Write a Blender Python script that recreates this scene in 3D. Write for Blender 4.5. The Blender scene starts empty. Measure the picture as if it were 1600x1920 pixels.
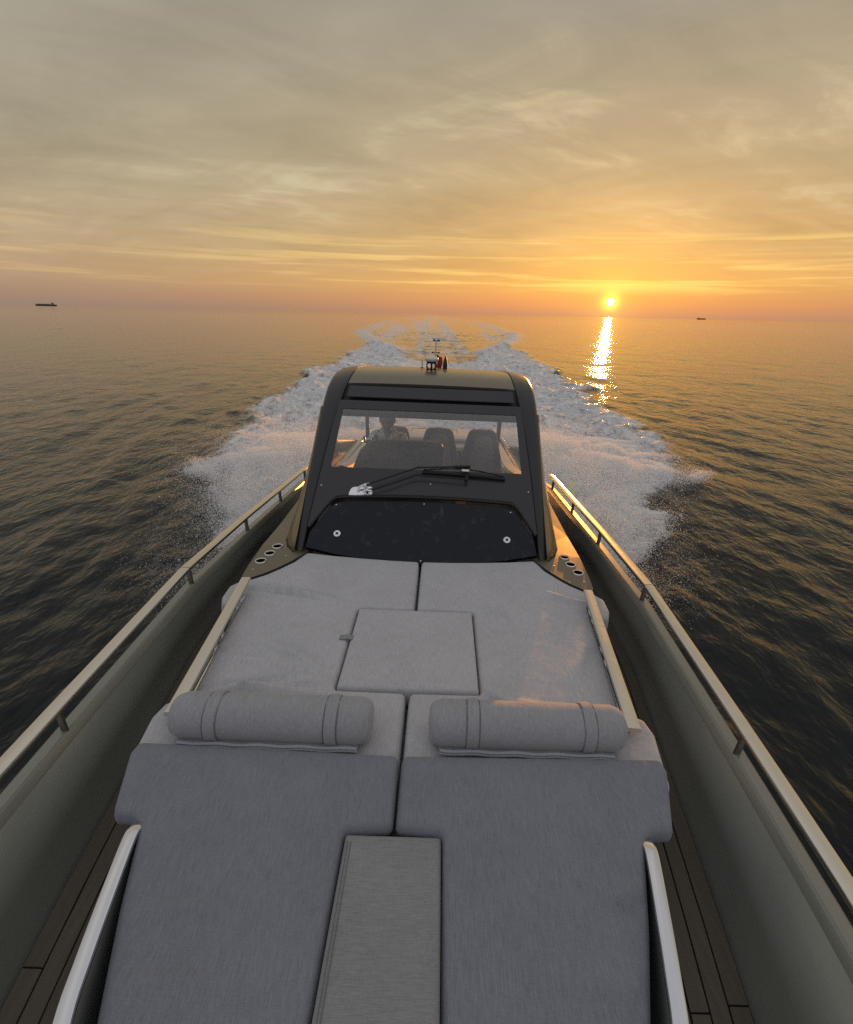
import bpy, bmesh, math, random
import numpy as np
from mathutils import Vector, Matrix
from mathutils.geometry import delaunay_2d_cdt

random.seed(7)
rng = np.random.default_rng(11)
SC = bpy.context.scene
COL = SC.collection
R = math.radians

# ------------------------------------------------------------------ camera
F_PX, PITCH, YAW = 900.0, 22.457, -0.5
ROLL_SEA, ROLL_BOAT = 1.2, 2.4            # the boat heels a little against the horizon
EYE = Vector((0.05, 0.0, 3.15))


def basis(pitch, yaw, roll):
    p, y, r = R(pitch), R(yaw), R(roll)
    f = Vector((-math.sin(y) * math.cos(p), math.cos(y) * math.cos(p), -math.sin(p)))
    rt = Vector((math.cos(y), math.sin(y), 0))
    up = rt.cross(f)
    r2 = rt * math.cos(r) + up * math.sin(r)
    u2 = -rt * math.sin(r) + up * math.cos(r)
    return Matrix((r2, u2, -f)).transposed()


CW = basis(PITCH, YAW, ROLL_SEA)
CB = basis(PITCH, YAW, ROLL_BOAT)
HEEL = (CW @ CB.transposed()).to_4x4()
cam_data = bpy.data.cameras.new('camera')
cam_data.sensor_fit = 'VERTICAL'
cam_data.sensor_height = 24.0
cam_data.lens = 24.0 * F_PX / 1920.0
cam_data.clip_start = 0.05
cam_data.clip_end = 100000.0
cam = bpy.data.objects.new('camera', cam_data)
COL.objects.link(cam)
cam.matrix_world = Matrix.Translation(EYE) @ CW.to_4x4()
SC.camera = cam
SC.view_settings.view_transform = 'Standard'
SC.view_settings.look = 'None'
SC.view_settings.exposure = 0.45
SC.view_settings.gamma = 1.0
SC.view_settings.use_curve_mapping = False
SC.render.engine = 'CYCLES'
SC.cycles.max_bounces = 10
SC.cycles.diffuse_bounces = 6
SC.cycles.transparent_max_bounces = 12
SC.cycles.sample_clamp_indirect = 6.0
SC.cycles.use_denoising = False
SC.cycles.caustics_reflective = False
SC.cycles.caustics_refractive = False

# ------------------------------------------------------------------ sun and sky
SUN_AZ, SUN_EL = 19.38, 1.45               # degrees, azimuth from +Y towards +X
SUN = Vector((math.sin(R(SUN_AZ)) * math.cos(R(SUN_EL)), math.cos(R(SUN_AZ)) * math.cos(R(SUN_EL)), math.sin(R(SUN_EL))))
sl = bpy.data.lights.new('sun', 'SUN')
sl.energy = 2.0
sl.angle = R(0.55)
sl.color = (1.0, 0.37, 0.06)
sun = bpy.data.objects.new('sun', sl)
COL.objects.link(sun)
sun.rotation_euler = (-SUN).to_track_quat('-Z', 'Y').to_euler()


class NG:
    """tiny helper for building node graphs"""
    def __init__(s, tree):
        s.t = tree
        s.n = tree.nodes
        s.l = tree.links

    def node(s, kind, **kw):
        n = s.n.new(kind)
        for k, v in kw.items():
            setattr(n, k, v)
        return n

    def put(s, sock, v):
        if hasattr(v, 'is_output') or isinstance(v, bpy.types.NodeSocket):
            s.l.new(v, sock)
        else:
            sock.default_value = v

    def m(s, op, a, b=None, c=None, clamp=False):
        n = s.node('ShaderNodeMath', operation=op)
        n.use_clamp = clamp
        s.put(n.inputs[0], a)
        if b is not None:
            s.put(n.inputs[1], b)
        if c is not None:
            s.put(n.inputs[2], c)
        return n.outputs[0]

    def vm(s, op, a, b=None, out=0):
        n = s.node('ShaderNodeVectorMath', operation=op)
        s.put(n.inputs[0], a)
        if b is not None:
            s.put(n.inputs[1], b)
        return n.outputs['Value'] if op in ('DOT_PRODUCT', 'LENGTH') else n.outputs[0]

    def xyz(s, v):
        n = s.node('ShaderNodeSeparateXYZ')
        s.put(n.inputs[0], v)
        return n.outputs

    def comb(s, x, y, z):
        n = s.node('ShaderNodeCombineXYZ')
        s.put(n.inputs[0], x); s.put(n.inputs[1], y); s.put(n.inputs[2], z)
        return n.outputs[0]

    def noise(s, vec, scale, detail=4, rough=0.5, dist=0.0):
        n = s.node('ShaderNodeTexNoise')
        s.put(n.inputs['Vector'], vec)
        n.inputs['Scale'].default_value = scale
        n.inputs['Detail'].default_value = detail
        n.inputs['Roughness'].default_value = rough
        n.inputs['Distortion'].default_value = dist
        return n.outputs[0]

    def ramp(s, fac, stops, interp='EASE'):
        n = s.node('ShaderNodeValToRGB')
        cr = n.color_ramp
        cr.interpolation = interp
        while len(cr.elements) < len(stops):
            cr.elements.new(0.5)
        for e, (p, c) in zip(cr.elements, stops):
            e.position = p
            e.color = (*c, 1) if len(c) == 3 else c
        s.put(n.inputs[0], fac)
        return n.outputs[0]

    def mix(s, fac, a, b, blend='MIX'):
        n = s.node('ShaderNodeMix', data_type='RGBA', blend_type=blend)
        s.put(n.inputs[0], fac)
        s.put(n.inputs[6], a if not isinstance(a, tuple) else (*a, 1))
        s.put(n.inputs[7], b if not isinstance(b, tuple) else (*b, 1))
        return n.outputs[2]

    def smooth(s, v, lo, hi, to0=0.0, to1=1.0):
        n = s.node('ShaderNodeMapRange', interpolation_type='SMOOTHSTEP')
        s.put(n.inputs[0], v)
        s.put(n.inputs[1], lo); s.put(n.inputs[2], hi)
        s.put(n.inputs[3], to0); s.put(n.inputs[4], to1)
        return n.outputs[0]


def make_world():
    w = bpy.data.worlds.new('World')
    SC.world = w
    w.use_nodes = True
    w.node_tree.nodes.clear()
    g = NG(w.node_tree)
    tc = g.node('ShaderNodeTexCoord').outputs['Generated']
    d = g.vm('NORMALIZE', tc)
    x, y, z = g.xyz(d)
    el = g.m('MULTIPLY', g.m('ARCSINE', g.m('MAXIMUM', z, 0.0)), 180 / math.pi)       # degrees
    hl = g.m('SQRT', g.m('ADD', g.m('MULTIPLY', x, x), g.m('ADD', g.m('MULTIPLY', y, y), 1e-6)))
    sx, sy = math.sin(R(SUN_AZ)), math.cos(R(SUN_AZ))
    ca = g.m('DIVIDE', g.m('ADD', g.m('MULTIPLY', x, sx), g.m('MULTIPLY', y, sy)), hl)   # cos of azimuth from the sun
    side = g.m('DIVIDE', g.m('SUBTRACT', g.m('MULTIPLY', x, sy), g.m('MULTIPLY', y, sx)), hl)
    half = g.m('MULTIPLY_ADD', ca, 0.5, 0.5)
    near = g.m('POWER', half, 11.0)
    anti = g.m('POWER', g.m('SUBTRACT', 1.0, half), 1.3)
    # streaky high veil: noise in the plane of the cloud layer
    den = g.m('ADD', z, 0.10)
    px = g.m('DIVIDE', x, den); py = g.m('DIVIDE', y, den)
    P = g.comb(px, py, 0.0)
    warp = g.noise(P, 0.55, 3, 0.5)
    def rot(a, kx, ky):
        c, s_ = math.cos(R(a)), math.sin(R(a))
        u = g.m('MULTIPLY', g.m('ADD', g.m('MULTIPLY', px, c), g.m('MULTIPLY', py, s_)), kx)
        v = g.m('MULTIPLY', g.m('SUBTRACT', g.m('MULTIPLY', py, c), g.m('MULTIPLY', px, s_)), ky)
        return u, v
    u1, v1 = rot(-38, 0.30, 1.5)
    c1 = g.noise(g.comb(u1, g.m('ADD', v1, g.m('MULTIPLY', warp, 1.6)), 3.7), 1.0, 7, 0.56, 0.3)
    u2, v2 = rot(25, 0.8, 1.6)
    c2 = g.noise(g.comb(u2, g.m('ADD', v2, warp), 9.1), 1.7, 8, 0.62, 0.5)
    big = g.noise(g.comb(px, py, 5.0), 0.5, 3, 0.5)
    # elevation ramps (0..60 degrees)
    elj = g.m('ADD', el, g.m('MULTIPLY', g.m('SUBTRACT', c1, 0.5), g.smooth(el, 2.0, 14.0, 0.0, 7.0)))
    t = g.m('DIVIDE', elj, 60.0)
    far_c = g.ramp(t, [(0.0, (.265, .18, .125)), (.018, (.325, .205, .125)), (.05, (.42, .275, .145)), (.11, (.385, .29, .165)),
                       (.22, (.33, .278, .18)), (.40, (.29, .263, .205)), (1.0, (.37, .37, .385))], 'LINEAR')
    near_c = g.ramp(t, [(0.0, (.50, .235, .125)), (.02, (.64, .275, .10)), (.05, (.68, .35, .095)), (.10, (.57, .345, .125)),
                        (.20, (.43, .315, .165)), (.40, (.295, .262, .198)), (1.0, (.37, .37, .385))], 'LINEAR')
    anti_c = g.ramp(t, [(0.0, (.22, .225, .26)), (.10, (.27, .275, .305)), (.35, (.31, .315, .345)), (1.0, (.37, .375, .395))], 'LINEAR')
    col = g.mix(near, far_c, near_c)
    col = g.mix(anti, col, anti_c)
    # brightness variation of the veil
    amp = g.smooth(el, 0.8, 9.0, 0.05, 0.62)
    k1 = g.m('MULTIPLY', g.m('SUBTRACT', c1, 0.5), g.m('MULTIPLY', amp, 0.95))
    k2 = g.m('MULTIPLY', g.m('SUBTRACT', c2, 0.5), g.m('MULTIPLY', amp, 0.85))
    k3 = g.m('MULTIPLY', g.m('SUBTRACT', big, 0.5), g.m('MULTIPLY', amp, 0.7))
    k = g.m('ADD', 1.0, g.m('ADD', k1, g.m('ADD', k2, k3)))
    col = g.mix(1.0, col, g.comb(k, k, k), 'MULTIPLY')
    # brighter, paler wisps where the veil is thick
    wisp = g.m('MULTIPLY', g.smooth(c2, 0.50, 0.72), g.smooth(c1, 0.46, 0.62))
    wisp = g.m('MULTIPLY', wisp, g.smooth(el, 3.0, 10.0))
    col = g.mix(g.m('MULTIPLY', wisp, 0.55), col, g.mix(near, (.50, .45, .33), (.64, .50, .28)))
    # thin bright bands low over the sea
    az = g.m('ARCTAN2', side, ca)
    band = g.noise(g.comb(g.m('MULTIPLY', az, 2.6), g.m('ADD', g.m('MULTIPLY', el, 1.25), g.m('MULTIPLY', az, 0.7)), 1.3), 1.0, 5, 0.55, 0.4)
    bmask = g.m('MULTIPLY', g.smooth(el, 1.9, 3.1), g.smooth(el, 5.2, 9.0, 1.0, 0.0))
    bv = g.m('MULTIPLY', g.smooth(band, 0.48, 0.64), bmask)
    bcol = g.mix(near, (.60, .41, .18), (1.15, .80, .22))
    col = g.mix(g.m('MULTIPLY', bv, 0.42), col, bcol)
    dk = g.m('MULTIPLY', g.smooth(band, 0.46, 0.32), bmask)
    col = g.mix(g.m('MULTIPLY', dk, 0.22), col, g.mix(near, (.36, .24, .13), (.62, .33, .10)))
    # glow round the sun and the disc itself
    cs = g.vm('DOT_PRODUCT', d, tuple(SUN))
    ang = g.m('MULTIPLY', g.m('ARCCOSINE', g.m('MINIMUM', cs, 1.0)), 180 / math.pi)
    def glow(s_, rgb):
        e = g.m('EXPONENT', g.m('MULTIPLY', g.m('MULTIPLY', ang, ang), -1.0 / (s_ * s_)))
        return g.mix(1.0, rgb, g.comb(e, e, e), 'MULTIPLY')
    for s_, rgb in ((0.8, (1.3, .68, .07)), (2.2, (.20, .10, .006)), (7.0, (.12, .062, .0))):
        col = g.mix(1.0, col, glow(s_, rgb), 'ADD')
    disc = g.smooth(ang, 0.38, 0.31)
    col = g.mix(disc, col, (7.0, 5.2, 2.6))
    veil = g.node('ShaderNodeBackground')
    g.put(veil.inputs[0], col)
    veil.inputs[1].default_value = 1.0
    sky = g.node('ShaderNodeTexSky', sky_type='NISHITA', sun_disc=False)
    sky.sun_elevation = R(SUN_EL)
    sky.sun_rotation = R(SUN_AZ)
    sky.air_density = 1.0
    sky.dust_density = 3.0
    b2 = g.node('ShaderNodeBackground')
    g.put(b2.inputs[0], sky.outputs[0])
    b2.inputs[1].default_value = 0.10
    mx = g.node('ShaderNodeMixShader')
    mx.inputs[0].default_value = 0.88          # the veil hides most of the clear sky
    g.l.new(b2.outputs[0], mx.inputs[1])
    g.l.new(veil.outputs[0], mx.inputs[2])
    out = g.node('ShaderNodeOutputWorld')
    g.l.new(mx.outputs[0], out.inputs[0])


make_world()


# ------------------------------------------------------------------ materials
def new_mat(name):
    m = bpy.data.materials.new(name)
    m.use_nodes = True
    m.node_tree.nodes.clear()
    g = NG(m.node_tree)
    out = g.node('ShaderNodeOutputMaterial')
    b = g.node('ShaderNodeBsdfPrincipled')
    g.l.new(b.outputs[0], out.inputs[0])
    return m, g, b, out


def paint(name, col, rough=0.4, metal=0.0, coat=0.0, var=0.08, bump=0.0, spec=0.5, vscale=3.0):
    m, g, b, out = new_mat(name)
    co = g.node('ShaderNodeTexCoord').outputs['Object']
    n = g.noise(co, vscale, 6, 0.6)
    k = g.m('MULTIPLY_ADD', g.m('SUBTRACT', n, 0.5), 2 * var, 1.0)
    g.put(b.inputs['Base Color'], g.mix(1.0, col, g.comb(k, k, k), 'MULTIPLY'))
    n2 = g.noise(co, vscale * 4.3, 5, 0.65)
    g.put(b.inputs['Roughness'], g.m('MULTIPLY_ADD', g.m('SUBTRACT', n2, 0.5), 0.35 * rough + .04, rough, True))
    b.inputs['Metallic'].default_value = metal
    b.inputs['Coat Weight'].default_value = coat
    b.inputs['Coat Roughness'].default_value = 0.15
    b.inputs['Specular IOR Level'].default_value = spec
    if bump:
        bn = g.node('ShaderNodeBump')
        bn.inputs['Strength'].default_value = bump
        bn.inputs['Distance'].default_value = 0.002
        g.put(bn.inputs['Height'], g.noise(co, 260.0, 3, 0.6))
        g.l.new(bn.outputs[0], b.inputs['Normal'])
    return m


def fabric(name, col, along='Y', sheen=0.35):
    """melange outdoor cloth with slubs running one way"""
    m, g, b, out = new_mat(name)
    co = g.node('ShaderNodeTexCoord').outputs['Object']
    x, y, z = g.xyz(co)
    lo, hi = 22.0, 420.0
    if along == 'Y':
        v1 = g.comb(g.m('MULTIPLY', x, hi), g.m('MULTIPLY', y, lo), g.m('MULTIPLY', z, 60.0))
        v2 = g.comb(g.m('MULTIPLY', x, 60.0), g.m('MULTIPLY', y, hi), g.m('MULTIPLY', z, hi))
    else:
        v1 = g.comb(g.m('MULTIPLY', x, lo), g.m('MULTIPLY', y, hi), g.m('MULTIPLY', z, hi))
        v2 = g.comb(g.m('MULTIPLY', x, hi), g.m('MULTIPLY', y, 60.0), g.m('MULTIPLY', z, 60.0))
    a = g.noise(v1, 1.0, 3, 0.6)
    c = g.noise(v2, 1.0, 2, 0.5)
    f = g.noise(co, 330.0, 2, 0.7)
    big = g.noise(co, 5.0, 5, 0.6)
    k = g.m('ADD', 1.0, g.m('ADD', g.m('MULTIPLY', g.m('SUBTRACT', a, 0.5), 0.85),
                            g.m('ADD', g.m('MULTIPLY', g.m('SUBTRACT', c, 0.5), 0.35),
                                g.m('ADD', g.m('MULTIPLY', g.m('SUBTRACT', f, 0.5), 0.5), g.m('MULTIPLY', g.m('SUBTRACT', big, 0.5), 0.28)))))
    g.put(b.inputs['Base Color'], g.mix(1.0, col, g.comb(k, k, k), 'MULTIPLY'))
    b.inputs['Roughness'].default_value = 0.85
    b.inputs['Specular IOR Level'].default_value = 0.25
    b.inputs['Sheen Weight'].default_value = sheen
    b.inputs['Sheen Roughness'].default_value = 0.45
    bn = g.node('ShaderNodeBump')
    bn.inputs['Strength'].default_value = 0.35
    bn.inputs['Distance'].default_value = 0.0015
    g.put(bn.inputs['Height'], g.m('ADD', a, g.m('MULTIPLY', f, 0.7)))
    bn2 = g.node('ShaderNodeBump')
    bn2.inputs['Strength'].default_value = 0.5
    bn2.inputs['Distance'].default_value = 0.012
    g.put(bn2.inputs['Height'], g.noise(co, 9.0, 4, 0.55, 0.6))
    g.l.new(bn2.outputs[0], bn.inputs['Normal'])
    g.l.new(bn.outputs[0], b.inputs['Normal'])
    return m


def steel(name, rough, col=(.72, .68, .60), smudge=0.12, brushed=True):
    m, g, b, out = new_mat(name)
    co = g.node('ShaderNodeTexCoord').outputs['Object']
    x, y, z = g.xyz(co)
    b.inputs['Base Color'].default_value = (*col, 1)
    b.inputs['Metallic'].default_value = 1.0
    n = g.noise(co, 9.0, 6, 0.65, 1.2)
    s = g.noise(g.comb(g.m('MULTIPLY', x, 300.0), g.m('MULTIPLY', y, 6.0), g.m('MULTIPLY', z, 300.0)), 1.0, 2, 0.5) if brushed else 0.5
    g.put(b.inputs['Roughness'], g.m('ADD', rough, g.m('ADD', g.m('MULTIPLY', g.smooth(n, 0.45, 0.75), smudge), g.m('MULTIPLY', s, 0.06))))
    return m


def teak_mat():
    m, g, b, out = new_mat('teak')
    co = g.node('ShaderNodeTexCoord').outputs['Object']
    oi = g.node('ShaderNodeObjectInfo').outputs['Random']
    x, y, z = g.xyz(co)
    v = g.comb(g.m('MULTIPLY', x, 60.0), g.m('MULTIPLY', y, 2.2), g.m('MULTIPLY_ADD', oi, 40.0, z))
    a = g.noise(v, 1.0, 6, 0.65, 0.6)
    f = g.noise(g.comb(g.m('MULTIPLY', x, 420.0), g.m('MULTIPLY', y, 14.0), oi), 1.0, 3, 0.6)
    k = g.m('ADD', g.m('MULTIPLY_ADD', a, 0.8, 0.45), g.m('MULTIPLY', f, 0.3))
    k = g.m('MULTIPLY', k, g.m('MULTIPLY_ADD', oi, 0.35, 0.80))
    c = g.mix(1.0, (.115, .094, .070), g.comb(k, k, k), 'MULTIPLY')
    g.put(b.inputs['Base Color'], c)
    b.inputs['Roughness'].default_value = 0.72
    bn = g.node('ShaderNodeBump')
    bn.inputs['Strength'].default_value = 0.4
    bn.inputs['Distance'].default_value = 0.0015
    g.put(bn.inputs['Height'], f)
    g.l.new(bn.outputs[0], b.inputs['Normal'])
    return m


def hatch_mat():
    """black gelcoat with dried salt and wipe marks"""
    m, g, b, out = new_mat('hatch_gelcoat')
    co = g.node('ShaderNodeTexCoord').outputs['Object']
    x, y, z = g.xyz(co)
    n1 = g.noise(co, 5.0, 6, 0.6, 2.2)
    n2 = g.noise(co, 8.0, 7, 0.7, 2.5)
    mark = g.m('MULTIPLY', g.smooth(n1, 0.52, 0.68), g.smooth(n2, 0.47, 0.66))
    g.put(b.inputs['Base Color'], g.mix(g.m('MULTIPLY', mark, 0.25), (.009, .011, .019), (.16, .16, .17)))
    g.put(b.inputs['Roughness'], g.m('MULTIPLY_ADD', n2, 0.25, 0.30))
    b.inputs['Specular IOR Level'].default_value = 0.3
    return m


def glass_mat():
    m, g, b, out = new_mat('windscreen_glass')
    g.n.remove(b)
    co = g.node('ShaderNodeTexCoord').outputs['Object']
    tr = g.node('ShaderNodeBsdfTransparent')
    tr.inputs[0].default_value = (.94, .94, .93, 1)
    gl = g.node('ShaderNodeBsdfGlossy')
    gl.inputs['Roughness'].default_value = 0.02
    df = g.node('ShaderNodeBsdfDiffuse')
    df.inputs[0].default_value = (.55, .53, .52, 1)
    tl = g.node('ShaderNodeBsdfTranslucent')
    tl.inputs[0].default_value = (.5, .5, .5, 1)
    fr = g.node('ShaderNodeFresnel')
    fr.inputs[0].default_value = 1.45
    n = g.noise(co, 6.0, 7, 0.7, 1.0)
    f = g.noise(co, 220.0, 2, 0.7)
    dust = g.m('ADD', g.m('MULTIPLY_ADD', n, 0.10, 0.05), g.m('MULTIPLY', g.smooth(f, 0.62, 0.75), 0.06))
    salt = g.node('ShaderNodeMixShader'); salt.inputs[0].default_value = 0.12
    g.l.new(df.outputs[0], salt.inputs[1]); g.l.new(tl.outputs[0], salt.inputs[2])
    a = g.node('ShaderNodeMixShader')
    g.put(a.inputs[0], dust)
    g.l.new(tr.outputs[0], a.inputs[1]); g.l.new(salt.outputs[0], a.inputs[2])
    c = g.node('ShaderNodeMixShader')
    g.put(c.inputs[0], fr.outputs[0])
    g.l.new(a.outputs[0], c.inputs[1]); g.l.new(gl.outputs[0], c.inputs[2])
    g.l.new(c.outputs[0], out.inputs[0])
    return m


M = {
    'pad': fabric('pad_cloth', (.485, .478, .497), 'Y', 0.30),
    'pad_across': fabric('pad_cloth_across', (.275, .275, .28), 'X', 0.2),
    'pad_near_shaded': fabric('shaded_pad_cloth', (.222, .232, .268), 'Y', 0.2),  # same cloth as the large pads, foreground shade painted into the colour
    'bolster': fabric('bolster_cloth', (.335, .34, .36), 'Y', 0.25),
    'fairing': paint('fairing_metallic_paint', (.23, .185, .115), 0.26, 0.75, 0.25, 0.05),
    'thread': paint('seam_thread', (.17, .17, .18), 0.9),
    'zip': paint('zip_tape', (.42, .43, .47), 0.5),
    'wall': paint('bulwark_paint', (.30, .31, .28), 0.30, 0.25, 0.2, 0.10, 0.15),
    'cap': paint('cap_paint', (.29, .295, .255), 0.30, 0.25, 0.2, 0.04),
    'hull': paint('hull_paint', (.20, .20, .17), 0.25, 0.3, 0.4),
    'base': paint('moulding_gelcoat', (.22, .235, .23), 0.4),
    'dark': paint('dark_satin_paint', (.020, .021, .025), 0.36, 0.1, 0.1, 0.10),
    'bronze': paint('bronze_metallic_paint', (.17, .15, .115), 0.30, 0.6, 0.25, 0.06),
    'frit': paint('black_glass_frit', (.030, .030, .035), 0.33, 0.0, 0.1, 0.15),
    'black': paint('black_rubber', (.008, .008, .009), 0.55),
    'hatch': hatch_mat(),
    'glass': glass_mat(),
    'steel': steel('brushed_steel', 0.24, (.74, .69, .60)),
    'chrome': steel('polished_steel', 0.05, (.78, .78, .79), 0.10, False),
    'white': paint('white_plastic', (.70, .69, .65), 0.35),
    'mirror': steel('white_steel_plate', 0.12, (.88, .88, .90), 0.05, False),
    'teak': teak_mat(),
    'caulk': paint('deck_caulk', (.012, .012, .012), 0.8),
    'gel': paint('cream_gelcoat', (.62, .58, .50), 0.4),
    'seat': fabric('helm_seat_cloth', (.20, .19, .195), 'Y', 0.2),
    'seat_trim': fabric('helm_seat_piping', (.34, .32, .31), 'Y', 0.2),
    'console': paint('console_cloth', (.040, .042, .05), 0.6),
    'gold': paint('varnished_edge', (.55, .36, .16), 0.25),
    'skin': paint('skin', (.33, .19, .13), 0.5),
    'lips': paint('lips', (.22, .09, .07), 0.5),
    'shirt': fabric('shirt_cotton', (.80, .81, .83), 'Y', 0.1),
    'hair': paint('dark_hair', (.012, .010, .009), 0.55),
    'trousers': fabric('trouser_cotton', (.05, .055, .08), 'Y', 0.1),
    'lens': paint('dark_lens', (.01, .01, .01), 0.1),
    'flag': paint('red_flag_cloth', (.42, .035, .03), 0.8),
    'ship': paint('ship_steel', (.13, .105, .10), 0.7),
    'ship_far': paint('rusty_ship_steel', (.16, .085, .045), 0.7),
    'ship_house': paint('ship_house_paint', (.10, .09, .085), 0.7),
    'lamp_lens': paint('lamp_lens', (.8, .8, .8), 0.15),
}

# ------------------------------------------------------------------ object helpers
SH0, SH1 = -0.035, 0.028       # the boat's centre line in world x as a function of y


def ax(y):
    return SH0 + SH1 * y


def frame(base):
    """boat frame -> world for an object based at boat point base (u, y, z)"""
    b = Vector((base[0] + ax(base[1]), base[1], base[2]))
    return Matrix.Translation(EYE) @ HEEL @ Matrix.Translation(b - EYE)


ROOTS = {}


def props(o, label=None, cat=None, group=None, kind=None):
    if label: o['label'] = label
    if cat: o['category'] = cat
    if group: o['group'] = group
    if kind: o['kind'] = kind
    return o


def thing(name, base, label, cat, group=None):
    o = bpy.data.objects.new(name, None)
    o.empty_display_size = 0.1
    COL.objects.link(o)
    o.matrix_world = frame(base)
    o['_b'] = tuple(base)
    return props(o, label, cat, group)


def root_base(o):
    while o.parent is not None:
        o = o.parent
    return o['_b']


def mesh(name, V, F, mat, parent=None, base=None, smooth=False, bevel=0.0, seg=2, shear=True, angle=0.6):
    """one mesh object; V in boat coordinates (u, y, z)"""
    if parent is not None:
        base = root_base(parent)
    V = np.asarray(V, dtype=float)
    P = V.copy()
    if shear:
        P[:, 0] += SH0 + SH1 * V[:, 1]
        P -= np.array([base[0] + ax(base[1]), base[1], base[2]])
    else:
        P -= np.array(base)
    me = bpy.data.meshes.new(name)
    me.from_pydata(P.tolist(), [], [tuple(f) for f in F])
    bm = bmesh.new()
    bm.from_mesh(me)
    bmesh.ops.recalc_face_normals(bm, faces=bm.faces)
    bm.to_mesh(me)
    bm.free()
    me.materials.append(mat)
    if smooth:
        me.shade_smooth()
        try:
            me.set_sharp_from_angle(angle=angle)
        except Exception:
            pass
    o = bpy.data.objects.new(name, me)
    COL.objects.link(o)
    if parent is not None:
        o.parent = parent
    else:
        o.matrix_world = frame(base)
        o['_b'] = tuple(base)
    if bevel:
        b = o.modifiers.new('bevel', 'BEVEL')
        b.width = bevel
        b.segments = seg
        b.limit_method = 'ANGLE'
        b.harden_normals = False
    return o


def join(*vf):
    V, F = [], []
    for v, f in vf:
        k = len(V)
        V += [tuple(p) for p in v]
        F += [tuple(i + k for i in q) for q in f]
    return V, F


def box(x0, x1, y0, y1, z0, z1):
    V = [(x0, y0, z0), (x1, y0, z0), (x1, y1, z0), (x0, y1, z0), (x0, y0, z1), (x1, y0, z1), (x1, y1, z1), (x0, y1, z1)]
    return V, [(0, 3, 2, 1), (4, 5, 6, 7), (0, 1, 5, 4), (1, 2, 6, 5), (2, 3, 7, 6), (3, 0, 4, 7)]


def loft(rings, closed=True, cap=True):
    n = len(rings[0])
    V = [tuple(p) for r in rings for p in r]
    F = []
    for i in range(len(rings) - 1):
        for j in range(n if closed else n - 1):
            a, b = i * n + j, i * n + (j + 1) % n
            F.append((a, b, b + n, a + n))
    if cap and closed:
        F.append(tuple(range(n))[::-1])
        F.append(tuple(range((len(rings) - 1) * n, len(rings) * n)))
    return V, F


def sweep(path, sec, up=(0, 0, 1), cap=True):
    """section points (side, up) carried along path"""
    path = [Vector(p) for p in path]
    up = Vector(up)
    rings = []
    for i, p in enumerate(path):
        t = (path[min(i + 1, len(path) - 1)] - path[max(i - 1, 0)]).normalized()
        s = t.cross(up).normalized()
        n = s.cross(t).normalized()
        rings.append([p + s * a + n * b for a, b in sec])
    return loft(rings, True, cap)


def tube(path, r, n=8):
    path = [Vector(p) for p in path]
    t0 = (path[1] - path[0]).normalized()
    up = Vector((0, 0, 1)) if abs(t0.z) < 0.9 else Vector((0, 1, 0))
    sec = [(math.cos(2 * math.pi * k / n) * r, math.sin(2 * math.pi * k / n) * r) for k in range(n)]
    return sweep(path, sec, up)


def rsec(w, h, r, n=3):
    """rounded rectangle section, centred"""
    out = []
    for cx, cy, a0 in ((w / 2 - r, h / 2 - r, 0), (-w / 2 + r, h / 2 - r, 90), (-w / 2 + r, -h / 2 + r, 180), (w / 2 - r, -h / 2 + r, 270)):
        for k in range(n + 1):
            a = R(a0 + 90 * k / n)
            out.append((cx + r * math.cos(a), cy + r * math.sin(a)))
    return out


def lathe(c, axis, prof, n=20):
    """prof = list of (radius, height along axis)"""
    a = Vector(axis).normalized()
    s = a.cross(Vector((0, 1, 0)) if abs(a.y) < 0.8 else Vector((1, 0, 0))).normalized()
    t = a.cross(s)
    c = Vector(c)
    rings = [[c + a * h + (s * math.cos(2 * math.pi * k / n) + t * math.sin(2 * math.pi * k / n)) * max(r, 1e-4) for k in range(n)] for r, h in prof]
    return loft(rings)


def interp(xs, ys):
    xs, ys = np.array(xs, float), np.array(ys, float)
    return lambda v: np.interp(v, xs, ys)


def spline(pts, n):
    """Catmull-Rom through the points, n samples per span"""
    P = [Vector(p) for p in pts]
    out = []
    for i in range(len(P) - 1):
        p0, p1, p2, p3 = P[max(i - 1, 0)], P[i], P[i + 1], P[min(i + 2, len(P) - 1)]
        for k in range(n):
            t = k / n
            out.append(0.5 * ((2 * p1) + (p2 - p0) * t + (2 * p0 - 5 * p1 + 4 * p2 - p3) * t * t + (3 * p1 - p0 - 3 * p2 + p3) * t ** 3))
    out.append(P[-1])
    return out


# value noise for geometry
_perm = rng.random((256, 256))


def vnoise(x, y):
    xi, yi = np.floor(x).astype(int), np.floor(y).astype(int)
    fx, fy = x - xi, y - yi
    fx = fx * fx * (3 - 2 * fx); fy = fy * fy * (3 - 2 * fy)
    g = lambda i, j: _perm[i & 255, j & 255]
    return (g(xi, yi) * (1 - fx) + g(xi + 1, yi) * fx) * (1 - fy) + (g(xi, yi + 1) * (1 - fx) + g(xi + 1, yi + 1) * fx) * fy


def fbm(x, y, o=4, gain=0.5):
    s, a, t = 0, 1.0, 0
    for k in range(o):
        s = s + a * vnoise(x * 2 ** k + 17.3 * k, y * 2 ** k + 9.1 * k)
        t += a
        a *= gain
    return s / t


def sstep(v, a, b):
    t = np.clip((v - a) / (b - a), 0, 1)
    return t * t * (3 - 2 * t)


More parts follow.
